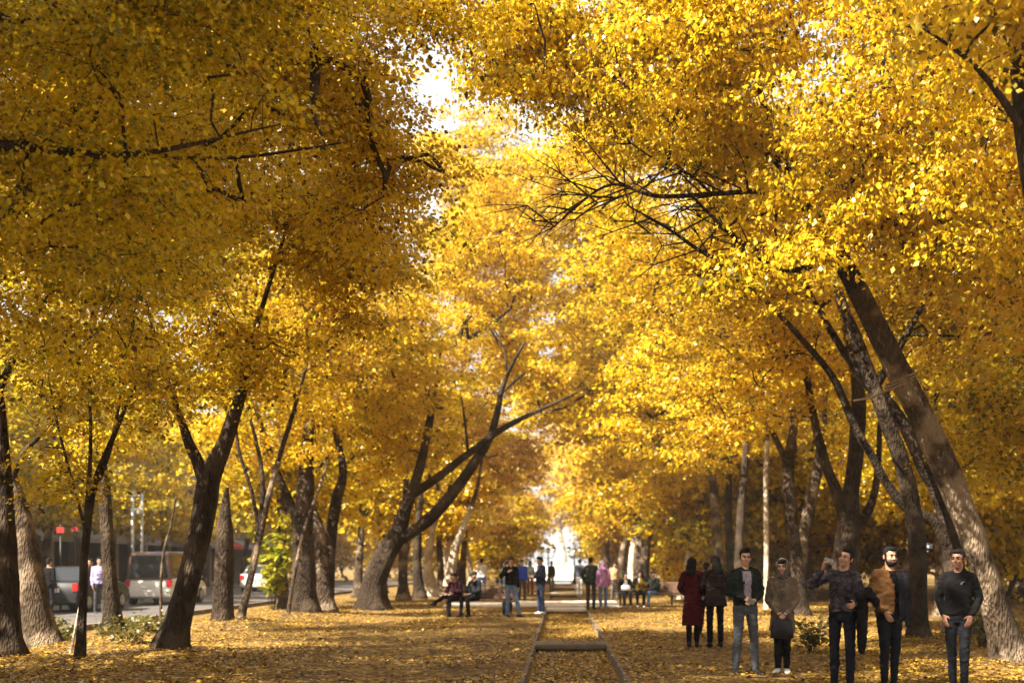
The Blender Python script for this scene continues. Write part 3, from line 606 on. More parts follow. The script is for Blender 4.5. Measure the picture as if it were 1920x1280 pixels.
# avenue goes on behind the camera: unseen trees added to shade crown and ground
NEAR = 'unseen tree added left of the viewer for its shade, carrying on the avenue'
for x, y in ((-7.0, 4.5), (-6.6, -3.5), (-7.4, -11.5), (-11.5, 1.0), (-9.8, 7.5), (-11.8, 13.8)):
    place(GP[rng.integers(2)], x, y, 1.0 if y < 5 else 1.35, NEAR, 'unseen shade trees beside the viewer')

m = [(6.9, 7.2, 0, 0.24), (6.6, 7.4, 2.5, 0.2), (5.8, 8.0, 5.0, 0.16), (4.6, 8.8, 7.5, 0.11), (3.4, 9.6, 9.4, 0.06)]  # unseen tree added, boughs placed above the view to shade the right-hand people
tree('avenue_tree', 'unseen tree added right of the viewer, its high boughs shading the group of people', (6.9, 7.2), [m], [(2.6, 10.6, 9.6, 3.6, 2.8, 1.7, 110)], 'leaf_gold', 'bark_mid', L=0.13, n_per=110, seed=90)
# ------------------------------------------------------------------ ground sheet with the trench of the channel left open
for r in PENDING: r.location.z = gz(r.location.x, r.location.y)
K0, K1, CEND = CH0 - KW, CH1 + KW, 118.0
xs = [-600, -250, -120, -60, -30, -20.5, -12, -10.2, -9.6] + [-9.6 + 0.32 * i for i in range(1, 28)] 
xs = [x for x in xs if x < K0 - 0.05] + [K0, K1] + [K1 + 0.35 * i for i in range(1, 28)] + [12, 14, 18, 25, 40, 60, 120, 250, 600]
ys = [-300, -60, -20, 0, 8, 12] + [14 + 0.5 * i for i in range(0, 80)] + [55, 57, 60, 64, 70, 78, 88, 100, CEND, 130, 200, 400, 900]
gv = [(x, y, gz(x, y) if (13 < y < 60 and -9.7 < x < 11.5) else 0.0) for y in ys for x in xs]
nx = len(xs); gf = []
ik = xs.index(K0)
for j in range(len(ys) - 1):
    for i in range(nx - 1):
        if i == ik and ys[j] < CEND: continue
        gf.append((j * nx + i, j * nx + i + 1, (j + 1) * nx + i + 1, (j + 1) * nx + i))
tag(link('ground', mesh_from(gv, gf), M['ground']), kind='structure')
bed = MB(); bed.add([(K0, -60, -0.14), (K1, -60, -0.14), (K1, CEND, -0.14), (K0, CEND, -0.14)], [(0, 1, 2, 3)], False)
tag(bed.build('channel_bed', M['bed']), 'sunken channel floor covered with fallen leaves', kind='structure')
def kerb(x0, x1):
    b = MB(); y = -20.0; k = 0
    while y < CEND:
        L = 1.6
        rr = random.Random(k * 7 + int(x0 * 100)); z = 0.014 + rr.uniform(-0.01, 0.01)
        b.box(((x0 + x1) / 2 + rr.uniform(-0.006, 0.006), y + L / 2, (z - 0.25) / 2), (x1 - x0, L - 0.012, z + 0.25)); y += L; k += 1
    return b
tag(kerb(K0, CH0).build('kerb', M['concrete']), kind='structure'); tag(kerb(CH1, K1).build('kerb', M['concrete']), kind='structure')
# slabs that bridge the channel
def slab(y0, y1, zt, mat, lab, ext=0.0):
    b = MB(); b.box(((CH0 + CH1) / 2, (y0 + y1) / 2, zt - 0.045), (CH1 - CH0 - 0.006 + ext, y1 - y0, 0.09))
    me = apply_mods(b.mesh(), [('BEVEL', dict(width=0.012, segments=2))])
    tag(link('footbridge_slab', me, M[mat]), lab, 'slab', 'slabs bridging the channel')
slab(27.0, 28.15, 0.022, 'concrete', 'grey concrete slab bridging the leaf filled channel nearest the viewer, dark gap beneath')
slab(47.6, 49.0, 0.03, 'concrete_pale', 'pale slab bridging the channel just before the paved crossing')
slab(71.0, 74.5, 0.03, 'concrete_pale', 'pale slab bridging the channel beyond the paved crossing')
slab(88.0, 92.0, 0.03, 'concrete', 'farthest grey slab bridging the channel near the bright end of the avenue')
cr = MB(); cr.add([(-4.2, 50.6, 0.04), (2.2, 50.6, 0.04), (2.2, 57.5, 0.04), (-4.2, 57.5, 0.04), (-4.2, 50.6, -0.2), (2.2, 50.6, -0.2), (2.2, 57.5, -0.2), (-4.2, 57.5, -0.2)],
       [(0, 1, 2, 3), (4, 5, 1, 0), (5, 6, 2, 1), (6, 7, 3, 2), (7, 4, 0, 3)], False)
tag(cr.build('crossing_pavement', M['concrete_pale']), kind='structure')
pl = MB(); pl.add([(-4.5, 121, 0.008), (5.5, 121, 0.008), (7, 182, 0.008), (-7, 182, 0.008)], [(0, 1, 2, 3)], False)
tag(pl.build('plaza_pavement', M['concrete_pale']), kind='structure')
rd = MB(); rd.add([(-20.2, -60, 0.006), (-11.2, -60, 0.006), (-11.2, 119, 0.006), (-20.2, 119, 0.006)], [(0, 1, 2, 3)], False)
tag(rd.build('road', M['asphalt']), kind='structure')
for x0, x1 in ((-11.2, -11.0), (-20.42, -20.2)):
    b = MB(); b.box(((x0 + x1) / 2, 29.5, 0.0), (x1 - x0, 179, 0.26)); tag(b.build('kerb', M['concrete']), kind='structure')
b = MB(); b.box((-22.2, 29.5, 0.0), (3.55, 178.6, 0.24)); tag(b.build('sidewalk', M['concrete']), kind='structure')

# fallen leaves lying on the ground: nobody could count them
rg = np.random.default_rng(5)
N = 210000
yy = 15.5 + 44 * rg.uniform(0, 1, N) ** 1.6
half = yy / F * 1000 + 0.6
xx = rg.uniform(-1, 1, N) * half * 1.06 - 0.3 * (yy / 40)
keep = (xx > -10.2)
dens = np.array([mnoise.noise(Vector((a * 0.5, b_ * 0.28, 9.0))) for a, b_ in zip(xx, yy)])
path = np.exp(-((xx + 2.3) / 1.9) ** 2) + np.exp(-((xx - 2.6) / 1.1) ** 2) * 0.6
near = np.zeros(N)
for bx_, by_, _h in BASES: near = np.maximum(near, np.exp(-((xx - bx_) ** 2 + (yy - by_) ** 2) / 1.2))
dens += 0.5 * np.array([mnoise.noise(Vector((a * 1.9, b_ * 1.1, 4.0))) for a, b_ in zip(xx, yy)])
keep &= rg.uniform(0, 1, N) < np.clip(0.55 + dens * 1.1 - 0.45 * path + 0.7 * near, 0.05, 1)
inch = (xx > CH0) & (xx < CH1)
keep |= inch & (rg.uniform(0, 1, N) < 0.9)
kb = ((xx > K0 - 0.02) & (xx < CH0 + 0.05)) | ((xx > CH1 - 0.05) & (xx < K1 + 0.02))
keep &= ~(kb & (rg.uniform(0, 1, N) < 0.88))
keep &= ~((yy > 26.9) & (yy < 28.2) & inch & (rg.uniform(0, 1, N) < 0.85))
xx, yy = xx[keep], yy[keep]; inch = inch[keep]; n = len(xx)
zz = np.array([gz(a, b_) for a, b_ in zip(xx, yy)]); zz = np.where(inch, -0.125, zz) + rg.uniform(0.012, 0.03, n)
zz = np.where((xx > K0 - 0.05) & (xx < CH0 + 0.05) | (xx > CH1 - 0.05) & (xx < K1 + 0.05), 0.075, zz)
zz = np.where((yy > 26.9) & (yy < 28.2) & inch, 0.055, zz)
az = rg.uniform(0, 6.283, n); pt = np.radians(rg.normal(0, 14, n)); rl = np.radians(rg.normal(0, 18, n))
t = np.stack([np.cos(pt) * np.cos(az), np.cos(pt) * np.sin(az), np.sin(pt)], 1); s = np.stack([-np.sin(az), np.cos(az), np.zeros(n)], 1)
nn = np.cross(t, s); s2 = s * np.cos(rl)[:, None] + nn * np.sin(rl)[:, None]; n2 = np.cross(t, s2)
sz = (0.052 * rg.lognormal(0, 0.3, n))[:, None]; p = np.stack([xx, yy, zz], 1) - t * sz * 0.5; mid = p + t * sz * 0.45
f = rg.uniform(-0.05, 0.22, n)[:, None] * sz
V = np.stack([p, mid - s2 * sz * 0.42 + n2 * f, p + t * sz, mid + s2 * sz * 0.42 + n2 * f], 1)
tag(link('fallen_leaves', quads_mesh('fallen_leaves', V, np.clip(rg.normal(0.55, 0.25, n) , 0, 1)), M['leaf_ground']), kind='stuff')

# weeds and low plants
M['weed'] = mat_leaf('weed_leaves', [(0.0, (0.05, 0.06, 0.012)), (0.5, (0.14, 0.13, 0.03)), (1.0, (0.30, 0.22, 0.05))], 0.35)
def weed(name, lab, x, y, h, w_, n, leaf='weed', grp=None, seed=0, L=0.09):
    rg = np.random.default_rng(900 + seed); root = empty(name, (x, y, gz(x, y)), 0, lab, 'plant', grp)
    st = MB(); C = []
    for k in range(max(4, n // 5)):
        a = rg.uniform(0, 6.28); r = w_ * rg.uniform(0.1, 1) ** 0.7; e = (r * math.cos(a), r * math.sin(a), h * rg.uniform(0.45, 1))
        st.tube([(e[0] * 0.15, e[1] * 0.15, -0.03), (e[0] * 0.5, e[1] * 0.5, e[2] * 0.6), e], [0.008, 0.006, 0.003], 5)
        for q in range(5): C.append(np.array(e) * rg.uniform(0.35, 1.0) + rg.normal(0, 0.05, 3))
    st.build('stems', M['bark_mid'], root)
    V, t = leaf_quads(np.array(C), np.full(len(C), 0.12), 9, L, rg, flat=0.7, pitch=5)
    V[:, :, 2] = np.maximum(V[:, :, 2], 0.01)
    link('leaves', quads_mesh('leaves', V, t), M[leaf], root)
i = 0
for px, py in ((205, 1192), (232, 1180), (262, 1176), (110, 1205), (285, 1190), (240, 1205), (95, 1180), (60, 1200)):
    dd = dist(py); weed('weed_tuft', 'dull green weeds on the verge of the street among the left trunks', PX(px, dd), dd, 0.36, 0.38, 30, grp='weeds on the verge', seed=i); i += 1
weed('bush', 'yellow green bush between the thin pale stems and the stout dark trunk', PX(512, 47), 47, 3.2, 1.0, 120, 'leaf_green', seed=31, L=0.2)
weed('bush', 'small leafy bush beside the feet of the woman in the beige coat', PX(1520, 24.5), 24.5, 0.55, 0.35, 40, seed=32)
weed('bush', 'low dark bush behind the man in the black sweater, left of the leaning trunk', PX(1842, 26), 26, 0.9, 0.5, 60, seed=33)
weed('bush', 'dry yellow bush behind the empty end of the seated group bench', PX(1262, 58), 58, 1.6, 0.9, 90, 'leaf_gold', seed=34, L=0.16)

# ------------------------------------------------------------------ wooden stake, rope brace, poles
b = MB(); b.tube([(PX(130, 24.4), 24.4, -0.1), (PX(146, 24.4), 24.6, 0.98)], [0.028, 0.025], 8); b.build('stake', M['bark_pale']); o = bpy.data.objects['stake']
o.name = 'wooden_stake'; tag(o, 'short pale wooden stake leaning right beside the thin young tree', 'stake')
M['rope'] = mat_plain('hemp_rope', (0.26, 0.20, 0.13), 0.9, 0.3, 40.0)
root = empty('brace_rope', (PX(1690, 21.2), 21.2, PZ(722, 21.2)), 0, 'pale rope wound round the leaning trunk and tied to the trunk behind it', 'rope')
rx = Vector(root.location)
b = MB(); A = Vector((PX(1596, 27.6), 27.3, PZ(752, 27.4))); B = Vector((PX(1678, 21.2), 21.05, PZ(724, 21.2)))
b.tube([A - rx, (A + B) / 2 - rx + Vector((0, 0, -0.06)), B - rx], [0.020, 0.018, 0.016], 7); b.build('line', M['rope'], root)
b = MB(); c = Vector((PX(1688, 20.95), 20.95, PZ(716, 20.95))) - rx
for q in range(3):
    P = []
    for k in range(25):
        a = 2 * math.pi * k / 24; P.append(c + Vector((0.222 * math.cos(a), 0.205 * math.sin(a), 0.045 * q - 0.05 + 0.09 * math.cos(a))))
    b.tube(P, [0.013] * 25, 6, cap=False)
b.build('coil', M['rope'], root)

# ------------------------------------------------------------------ benches
def bench(lab, x, y, rz, W=2.3):
    root = empty('park_bench', (x, y, gz(x, y)), rz, lab, 'bench', 'benches along the path')
    b = MB()
    for k in range(4): b.box((0, -0.19 + k * 0.125, 0.45), (W, 0.105, 0.035))
    b.build('seat', M['wood'], root)
    b = MB(); Mx = Matrix.Rotation(R(-12), 3, 'X')
    for k in range(4): b.box((0, 0.275 + 0.025 * k, 0.55 + 0.10 * k), (W, 0.03, 0.088), M=Mx)
    b.build('backrest', M['wood'], root)
    for sx in (-1, 1):
        f = MB(); xx_ = sx * (W / 2 - 0.28)
        f.box((xx_, -0.17, 0.2), (0.06, 0.06, 0.43)); f.box((xx_, 0.24, 0.2), (0.06, 0.06, 0.43)); f.box((xx_, 0.035, 0.405), (0.052, 0.46, 0.05))
        f.box((xx_, 0.335, 0.66), (0.045, 0.04, 0.46), M=Mx); f.build('leg_frame', M['iron'], root)
    return root
BL = bench('brown wooden bench with two people seated on it', PX(894, 42.2), 42.3, 0)
BR = bench('brown wooden bench with three people sitting on it', PX(1212, 50.6), 50.8, R(-4), 2.4)

# ------------------------------------------------------------------ lamp posts toward the end
M['lampglass'] = mat_plain('frosted_lamp_glass', (0.55, 0.52, 0.46), 0.3, 0.05)
def lamp(lab, x, y, h=2.9):
    root = empty('street_lamp', (x, y, 0), 0, lab, 'street lamp', 'lamp posts at the end of the avenue')
    b = MB(); b.tube([(0, 0, -0.1), (0, 0, 0.35), (0, 0, 0.45), (0, 0, 1.2), (0, 0, h - 0.7)], [0.13, 0.12, 0.075, 0.06, 0.045], 10)
    b.tube([(0, 0, h - 0.95), (-0.2, 0, h - 1.0), (-0.38, 0, h - 0.85), (-0.42, 0, h - 0.62)], [0.022] * 4, 6)
    b.tube([(0, 0, h - 0.95), (0.2, 0, h - 1.0), (0.38, 0, h - 0.85), (0.42, 0, h - 0.62)], [0.022] * 4, 6); b.build('post', M['iron'], root)
    for lx, lz in ((-0.42, h - 0.6), (0.42, h - 0.6), (0, h - 0.68)):
        a = MB(); a.loft([[(lx + r * math.cos(k * 1.0472), r * math.sin(k * 1.0472), lz + z) for k in range(6)] for r, z in ((0.09, 0.04), (0.15, 0.34))]); l = a.build('lantern', M['lampglass'], root)
        a = MB(); a.loft([[(lx + r * math.cos(k * 1.0472), r * math.sin(k * 1.0472), lz + z) for k in range(6)] for r, z in ((0.19, 0.343), (0.15, 0.40), (0.04, 0.50))])
        a.build('cap', M['iron'], l)
lamp('dark lamp post on the left of the bright end of the avenue', PX(1028, 106), 106)
lamp('dark lamp post on the right of the bright end of the avenue', PX(1077, 106), 106)
lamp('dark lamp post behind the man in the long dark jacket and the woman in purple', PX(1104, 112), 112)

# the pale end of the avenue: low wall, fountain basin
M['paleblue'] = mat_plain('pale_blue_render', (0.62, 0.68, 0.70), 0.7, 0.08, 2.0)
b = MB(); b.box((0, 0, 0.55), (9, 0.3, 1.2)); b.box((0, 0, 1.2), (9.3, 0.42, 0.1))
o = b.build('low_wall', M['paleblue']); o.location = (PX(1052, 172), 172, 0); tag(o, 'low pale blue wall closing the bright plaza at the end of the avenue', 'wall')
def ring(rs, zs, n=40): return [[(r * math.cos(2 * math.pi * k / n), r * math.sin(2 * math.pi * k / n), z) for k in range(n)] for r, z in zip(rs, zs)]
root = empty('fountain', (PX(1052, 152), 152, 0), 0, 'round pale fountain basin in the bright plaza at the end of the avenue', 'fountain')
b = MB(); b.loft(ring([3.0, 3.0, 3.1, 3.1, 2.7, 2.7], [-0.1, 0.5, 0.52, 0.66, 0.66, 0.3])); b.build('basin', M['concrete_pale'], root)
b = MB(); b.loft(ring([0.45, 0.3, 0.25, 0.9, 1.1, 1.0, 0.2], [0.1, 0.5, 1.1, 1.5, 1.62, 1.62, 1.5])); b.build('bowl', M['concrete_pale'], root)

# ------------------------------------------------------------------ the hazy air of the avenue
HZ = 0.0006
hb = MB(); hb.box((0, 120, 14.5), (160, 360, 31.4)); me = hb.mesh('haze')
hm, hnt, hbs = nodes('hazy_air'); hnt.nodes.remove(hbs); pv = hnt.nodes.new('ShaderNodeVolumePrincipled')
pv.inputs['Density'].default_value = HZ; pv.inputs['Color'].default_value = (0.95, 0.90, 0.82, 1); pv.inputs['Anisotropy'].default_value = 0.2
hnt.links.new(pv.outputs[0], hnt.nodes['Material Output'].inputs['Volume'])
tag(link('haze', me, hm), kind='stuff')

M['twig'] = mat_bark('fallen_twig_bark', (0.03, 0.02, 0.014), (0.10, 0.07, 0.05))
rt = np.random.default_rng(15)
for k in range(46):
    yv = 18.2 + 20 * rt.uniform() ** 1.3; xv = rt.uniform(-8.8, 6.2) * yv / 24
    if CH0 - 0.3 < xv < CH1 + 0.3 or xv < -9: continue
    a = rt.uniform(0, 6.28); L = rt.uniform(0.15, 0.5); o = empty('fallen_twig', (xv, yv, gz(xv, yv) + 0.015), a, 'short brown twig lying among the fallen leaves', 'twig', 'twigs fallen on the ground')
    b = MB(); b.tube([(-L / 2, 0, 0.004), (0, rt.normal(0, 0.03), 0.02), (L / 2, rt.normal(0, 0.03), 0.006)], [0.008, 0.006, 0.003], 5)
    if L > 0.25: b.tube([(0, 0, 0.018), (L * 0.2, L * 0.16, 0.03)], [0.004, 0.002], 4)
    b.build('stem', M['twig'], o)
# ------------------------------------------------------------------ street: vehicles, buildings
M['carwhite'] = mat_plain('white_car_paint', (0.72, 0.70, 0.66), 0.3, 0.04, 2.0, coat=0.6)
M['carreflect'] = mat_plain('red_brown_leaf_reflection', (0.13, 0.065, 0.05), 0.4, 0.15, 3.0, coat=0.4)  # reflections of autumn leaves put into the cabin colour
M['carblack'] = mat_plain('black_car_paint', (0.006, 0.006, 0.007), 0.5, 0.1, 2.0, coat=0.1)
M['cargrey'] = mat_plain('silver_car_paint', (0.42, 0.44, 0.46), 0.3, 0.05, 2.0, coat=0.6, metal=0.3)
M['glass'] = mat_glass('dark_glass')
M['rubber'] = mat_plain('tyre_rubber', (0.02, 0.02, 0.02), 0.85, 0.2)
M['rim'] = mat_plain('steel_rim', (0.4, 0.4, 0.4), 0.35, 0.1, metal=0.8)
M['redlight'] = mat_plain('red_lamp_plastic', (0.45, 0.012, 0.012), 0.2, 0.1, coat=0.5)
M['plate'] = mat_plain('licence_plate', (0.65, 0.65, 0.62), 0.5, 0.05)
M['blackplastic'] = mat_plain('black_plastic', (0.025, 0.025, 0.025), 0.6, 0.2)
def car(lab, x, y, rz, paint, L=4.3, W=1.76, H=1.55, kind='hatch', top=None, grp='cars parked along the street'):
    """rear end faces -Y"""
    root = empty('parked_car', (x, y, 0.006), rz, lab, 'car', grp)
    h = L / 2
    low = [(-h, 0.42), (-h + 0.03, 0.72), (-h + 0.12, 0.95), (-h + 0.5, 0.98), (h - 1.2, 0.98), (h - 0.35, 0.84), (h - 0.03, 0.66), (h, 0.42), (h - 0.05, 0.24), (-h + 0.05, 0.24)]
    def ext(prof, w0, w1=None, rnd=0.06):
        w1 = w1 or w0; b = MB(); cxp = sum(p[0] for p in prof) / len(prof); czp = sum(p[1] for p in prof) / len(prof)
        rings = []
        for xx_, sc in ((-w0, 0.93), (-w0 + rnd, 1.0), (w0 - rnd, 1.0), (w0, 0.93)):
            rings.append([(xx_ * (1 - (z - 0.24) * 0.0), cxp + (yv - cxp) * sc, czp + (z - czp) * sc) for yv, z in prof])
        b.loft(rings); return b
    me = apply_mods(ext(low, W / 2).mesh(), [('BEVEL', dict(width=0.03, segments=2, limit_method='ANGLE', angle_limit=R(35)))])
    link('body', me, M[paint], root)
    if kind == 'hatch': cab = [(-h + 0.14, 0.96), (-h + 0.34, H - 0.12), (-h + 0.6, H), (h - 2.0, H), (h - 1.75, H - 0.06), (h - 1.05, 0.96)]
    elif kind == 'van': cab = [(-h + 0.04, 0.96), (-h + 0.10, H - 0.12), (-h + 0.3, H), (h - 1.7, H), (h - 1.45, H - 0.08), (h - 0.75, 0.96)]
    else: cab = [(-h + 0.55, 0.96), (-h + 1.05, H - 0.05), (-h + 1.4, H), (h - 2.1, H), (h - 1.8, H - 0.06), (h - 1.1, 0.96)]
    b = MB(); rings = []
    czp = 0.96
    for f in (-1, -0.94, 0.94, 1):
        sc = 0.94 if abs(f) == 1 else 1.0
        rings.append([(f * (W / 2 - 0.05 - 0.16 * (z - 0.96) / (H - 0.96)), yv * (1 if abs(f) < 1 else 0.985), 0.96 + (z - 0.96) * sc) for yv, z in cab])
    b.loft(rings); cabo = link('cabin', apply_mods(b.mesh(), [('BEVEL', dict(width=0.025, segments=2, limit_method='ANGLE', angle_limit=R(35)))]), M[top or paint], root)
    # rear window and windscreen, a few mm proud of the cabin
    def pane(p0, p1, name, sgn):
        (ya, za), (yb, zb) = p0, p1; dy, dz = yb - ya, zb - za; n = Vector((0, -dz * sgn, dy * sgn)); n = n.normalized() * 0.02
        if n.y * sgn > 0: n = -n
        wa = W / 2 - 0.05 - 0.16 * (za - 0.96) / (H - 0.96) - 0.14; wb = W / 2 - 0.05 - 0.16 * (zb - 0.96) / (H - 0.96) - 0.12
        q = [Vector((-wa, ya, za)), Vector((wa, ya, za)), Vector((wb, yb, zb)), Vector((-wb, yb, zb))]
        c = MB(); c.add([v + n for v in q] + [v - n for v in q], [(0, 1, 2, 3), (7, 6, 5, 4), (0, 4, 5, 1), (1, 5, 6, 2), (2, 6, 7, 3), (3, 7, 4, 0)], False); c.build(name, M['glass'], root)
    def lerp(a, c, t): return (a[0] + (c[0] - a[0]) * t, a[1] + (c[1] - a[1]) * t)
    pane(lerp(cab[0], cab[1], 0.06), lerp(cab[0], cab[1], 0.96), 'rear_window', 1); pane(lerp(cab[5], cab[4], 0.08), lerp(cab[5], cab[4], 0.96), 'windscreen', -1)
    for sx in (-1, 1):
        c = MB(); y0, y1 = cab[1][0] + 0.25, cab[4][0] - 0.1
        def P(yv, z): return Vector((sx * (W / 2 - 0.05 - 0.16 * (z - 0.96) / (H - 0.96) + 0.006), yv, z))
        za, zb = 1.02, H - 0.13
        for u, v in ((0, 0.48), (0.52, 1)):
            q = [P(y0 + (y1 + 0.45 - y0) * u, za), P(y0 + (y1 + 0.45 - y0) * v, za), P(y0 + (y1 - y0) * v, zb), P(y0 + (y1 - y0) * u, zb)]
            o_ = Vector((sx * 0.008, 0, 0)); c.add([p + o_ for p in q] + [p - o_ * 2 for p in q], [(0, 1, 2, 3), (7, 6, 5, 4), (0, 4, 5, 1), (1, 5, 6, 2), (2, 6, 7, 3), (3, 7, 4, 0)], False)
        c.build('side_windows', M['glass'], root)
        c = MB(); c.box((sx * (W / 2 - 0.13), -h + 0.045, 0.80), (0.17, 0.12, 0.24)); c.build('tail_light', M['redlight'], root)
        c = MB(); c.box((sx * (W / 2 - 0.2), h - 0.1, 0.66), (0.26, 0.2, 0.12)); c.build('headlight', M['lampglass'], root)
        c = MB(); c.ell((sx * (W / 2 + 0.06), cab[4][0] + 0.35, 1.02), (0.09, 0.06, 0.07)); c.build('wing_mirror', M[paint], root)
        for yw in (-h + 0.75, h - 0.85):
            a = MB(); xo = sx * (W / 2 - 0.09)
            a.loft([[(xo + dx, yw + r * math.cos(2 * math.pi * k / 20), 0.31 + r * math.sin(2 * math.pi * k / 20)) for k in range(20)] for dx, r in ((-0.11, 0.28), (-0.09, 0.31), (0.09, 0.31), (0.11, 0.28))])
            wl = a.build('wheel', M['rubber'], root)
            a = MB(); a.loft([[(xo + sx * dx, yw + r * math.cos(2 * math.pi * k / 16), 0.31 + r * math.sin(2 * math.pi * k / 16)) for k in range(16)] for dx, r in ((0.10, 0.2), (0.122, 0.19), (0.115, 0.05))]); a.build('rim', M['rim'], wl)
    c = MB(); c.box((0, -h - 0.02, 0.42), (W - 0.12, 0.14, 0.2)); c.build('rear_bumper', M[paint if paint != 'carwhite' else 'carwhite'], root)
    c = MB(); c.box((0, h - 0.02, 0.42), (W - 0.12, 0.14, 0.2)); c.build('front_bumper', M['blackplastic'], root)
    c = MB(); c.box((0, -h - 0.005, 0.70), (0.5, 0.06, 0.12)); c.build('number_plate', M['plate'], root)
    return root
car('white car, leaf reflections painted on roof, large dark rear window, back toward the viewer', PX(284, 52.8), 54.9, R(-3), 'carwhite', 4.3, 1.84, 1.98, 'van', 'carreflect')
car('black car parked at the kerb between the sunlit tan trunk and the thin young tree', PX(118, 45), 46.6, R(-4), 'carblack', 4.4, 1.76, 1.45, 'sedan')
car('white car far up the street, glimpsed left of the yellow green bush', PX(480, 76), 78.0, 0, 'carwhite', 4.3, 1.74, 1.46, 'sedan')

M['wall_grey'] = mat_plain('grey_render', (0.30, 0.28, 0.26), 0.85, 0.15, 0.8, 0.2, 30)
M['wall_tan'] = mat_plain('tan_brick_wall', (0.36, 0.27, 0.19), 0.85, 0.2, 1.2, 0.3, 30)
M['wall_dark'] = mat_plain('dark_shop_front', (0.07, 0.065, 0.06), 0.6, 0.2, 2.0)
M['frame'] = mat_plain('window_frame', (0.45, 0.43, 0.40), 0.5, 0.1)
M['awning_red'] = mat_plain('red_awning', (0.42, 0.03, 0.02), 0.7, 0.15)
M['awning_grey'] = mat_plain('grey_awning', (0.22, 0.23, 0.24), 0.7, 0.15)
def building(lab, y0, y1, H, wall, awn, nshop):
    X = -24.0; root = empty('shop_building', (X, (y0 + y1) / 2, 0), 0, lab, 'building', 'buildings along the street')
    L = y1 - y0; b = MB(); b.box((-5, 0, H / 2 + 1.7), (10, L - 0.02, H - 3.4)); 
    for k in range(nshop + 1):
        yv = -L / 2 + L * k / nshop; yv = min(max(yv, -L / 2 + 0.2), L / 2 - 0.2); b.box((-0.45, yv, 1.675), (0.9, 0.4, 3.35))
    b.box((-5.6, 0, 1.675), (8.8, L - 0.06, 3.35)); b.build('wall', M[wall], root)
    r = MB(); r.box((-4.9, 0, H + 0.1), (10.5, L + 0.1, 0.2)); r.box((0.27, 0, H + 0.35), (0.12, L + 0.1, 0.3)); r.build('roof', M['wall_grey'], root)
    for k in range(nshop):
        yc = -L / 2 + L * (k + 0.5) / nshop; wS = L / nshop - 0.5
        s = MB(); s.box((-0.9, yc, 1.5), (0.08, wS, 2.7)); sh = s.build('shop_window', M['glass'], root)
        f = MB(); f.box((-0.84, yc, 2.95), (0.1, wS, 0.2)); f.box((-0.84, yc, 0.13), (0.1, wS, 0.26)); f.box((-0.84, yc, 1.55), (0.07, 0.09, 2.58)); f.build('frame', M['frame'], sh)
        a = MB(); a.add([(0.02, yc - wS / 2, 3.3), (0.02, yc + wS / 2, 3.3), (1.2, yc + wS / 2, 2.75), (1.2, yc - wS / 2, 2.75), (0.02, yc - wS / 2, 3.25), (0.02, yc + wS / 2, 3.25), (1.2, yc + wS / 2, 2.55), (1.2, yc - wS / 2, 2.55)],
                        [(0, 1, 2, 3), (7, 6, 5, 4), (0, 3, 7, 4), (1, 5, 6, 2), (3, 2, 6, 7), (0, 4, 5, 1)], False); a.build('awning', M[awn[k % len(awn)]], root)
        z = 4.6
        while z < H - 1.2:
            for q in (-0.25, 0.25):
                wv = MB(); wv.box((0.012, yc + q * L / nshop, z + 0.6), (0.05, 1.3, 1.5)); wn_ = wv.build('window', M['frame'], root)
                pv = MB()
                for t in (-0.31, 0.31): pv.box((0.03, yc + q * L / nshop + t, z + 0.6), (0.04, 0.56, 1.36))
                pv.build('pane', M['glass'], wn_)
            z += 3.1
building('grey shop building with dark windows at the left end of the street', 28, 52, 9.8, 'wall_grey', ['awning_red', 'awning_grey'], 5)
building('tan shop building with dark shop fronts in the middle of the street', 52.3, 82, 8.0, 'wall_tan', ['awning_grey'], 6)
building('grey shop building farthest up the street', 82.3, 118, 9.8, 'wall_grey', ['awning_grey', 'awning_red'], 7)
root = empty('street_pole', (PX(256, 58), 58, 0.1), 0, 'grey street pole with two uprights behind the parked white car', 'pole')
b = MB(); b.tube([(-0.16, 0, -0.1), (-0.16, 0, 4.4)], [0.07, 0.06], 9); b.tube([(0.22, 0, -0.1), (0.22, 0, 4.3)], [0.06, 0.05], 9); b.tube([(-0.16, 0, 4.2), (0.22, 0, 4.2)], [0.05, 0.05], 8); b.build('post', M['cargrey'], root)
b = MB(); b.ell((0.15, -0.15, 3.55), (0.2, 0.16, 0.18)); b.build('lamp_head', M['lampglass'], root)
for lab, px, py, dd, s in (('small bright red sign board hung between the left trunks', 113, 993, 47, 0.24), ('small orange red sign board near the thin young tree', 140, 991, 50, 0.2), ('small red sign board at the left edge behind the dark trunk', 9, 1010, 47, 0.22)):
    root = empty('sign', (PX(px, dd), dd, 0.0), R(10), lab, 'sign'); z = PZ(py, dd)
    b = MB(); b.box((0, 0, z), (s, 0.05, s * 0.8)); b.build('board', M['awning_red'], root)
    b = MB(); b.tube([(0, 0.06, -0.1), (0, 0.06, z + 0.2)], [0.035, 0.03], 8); b.build('post', M['iron'], root)
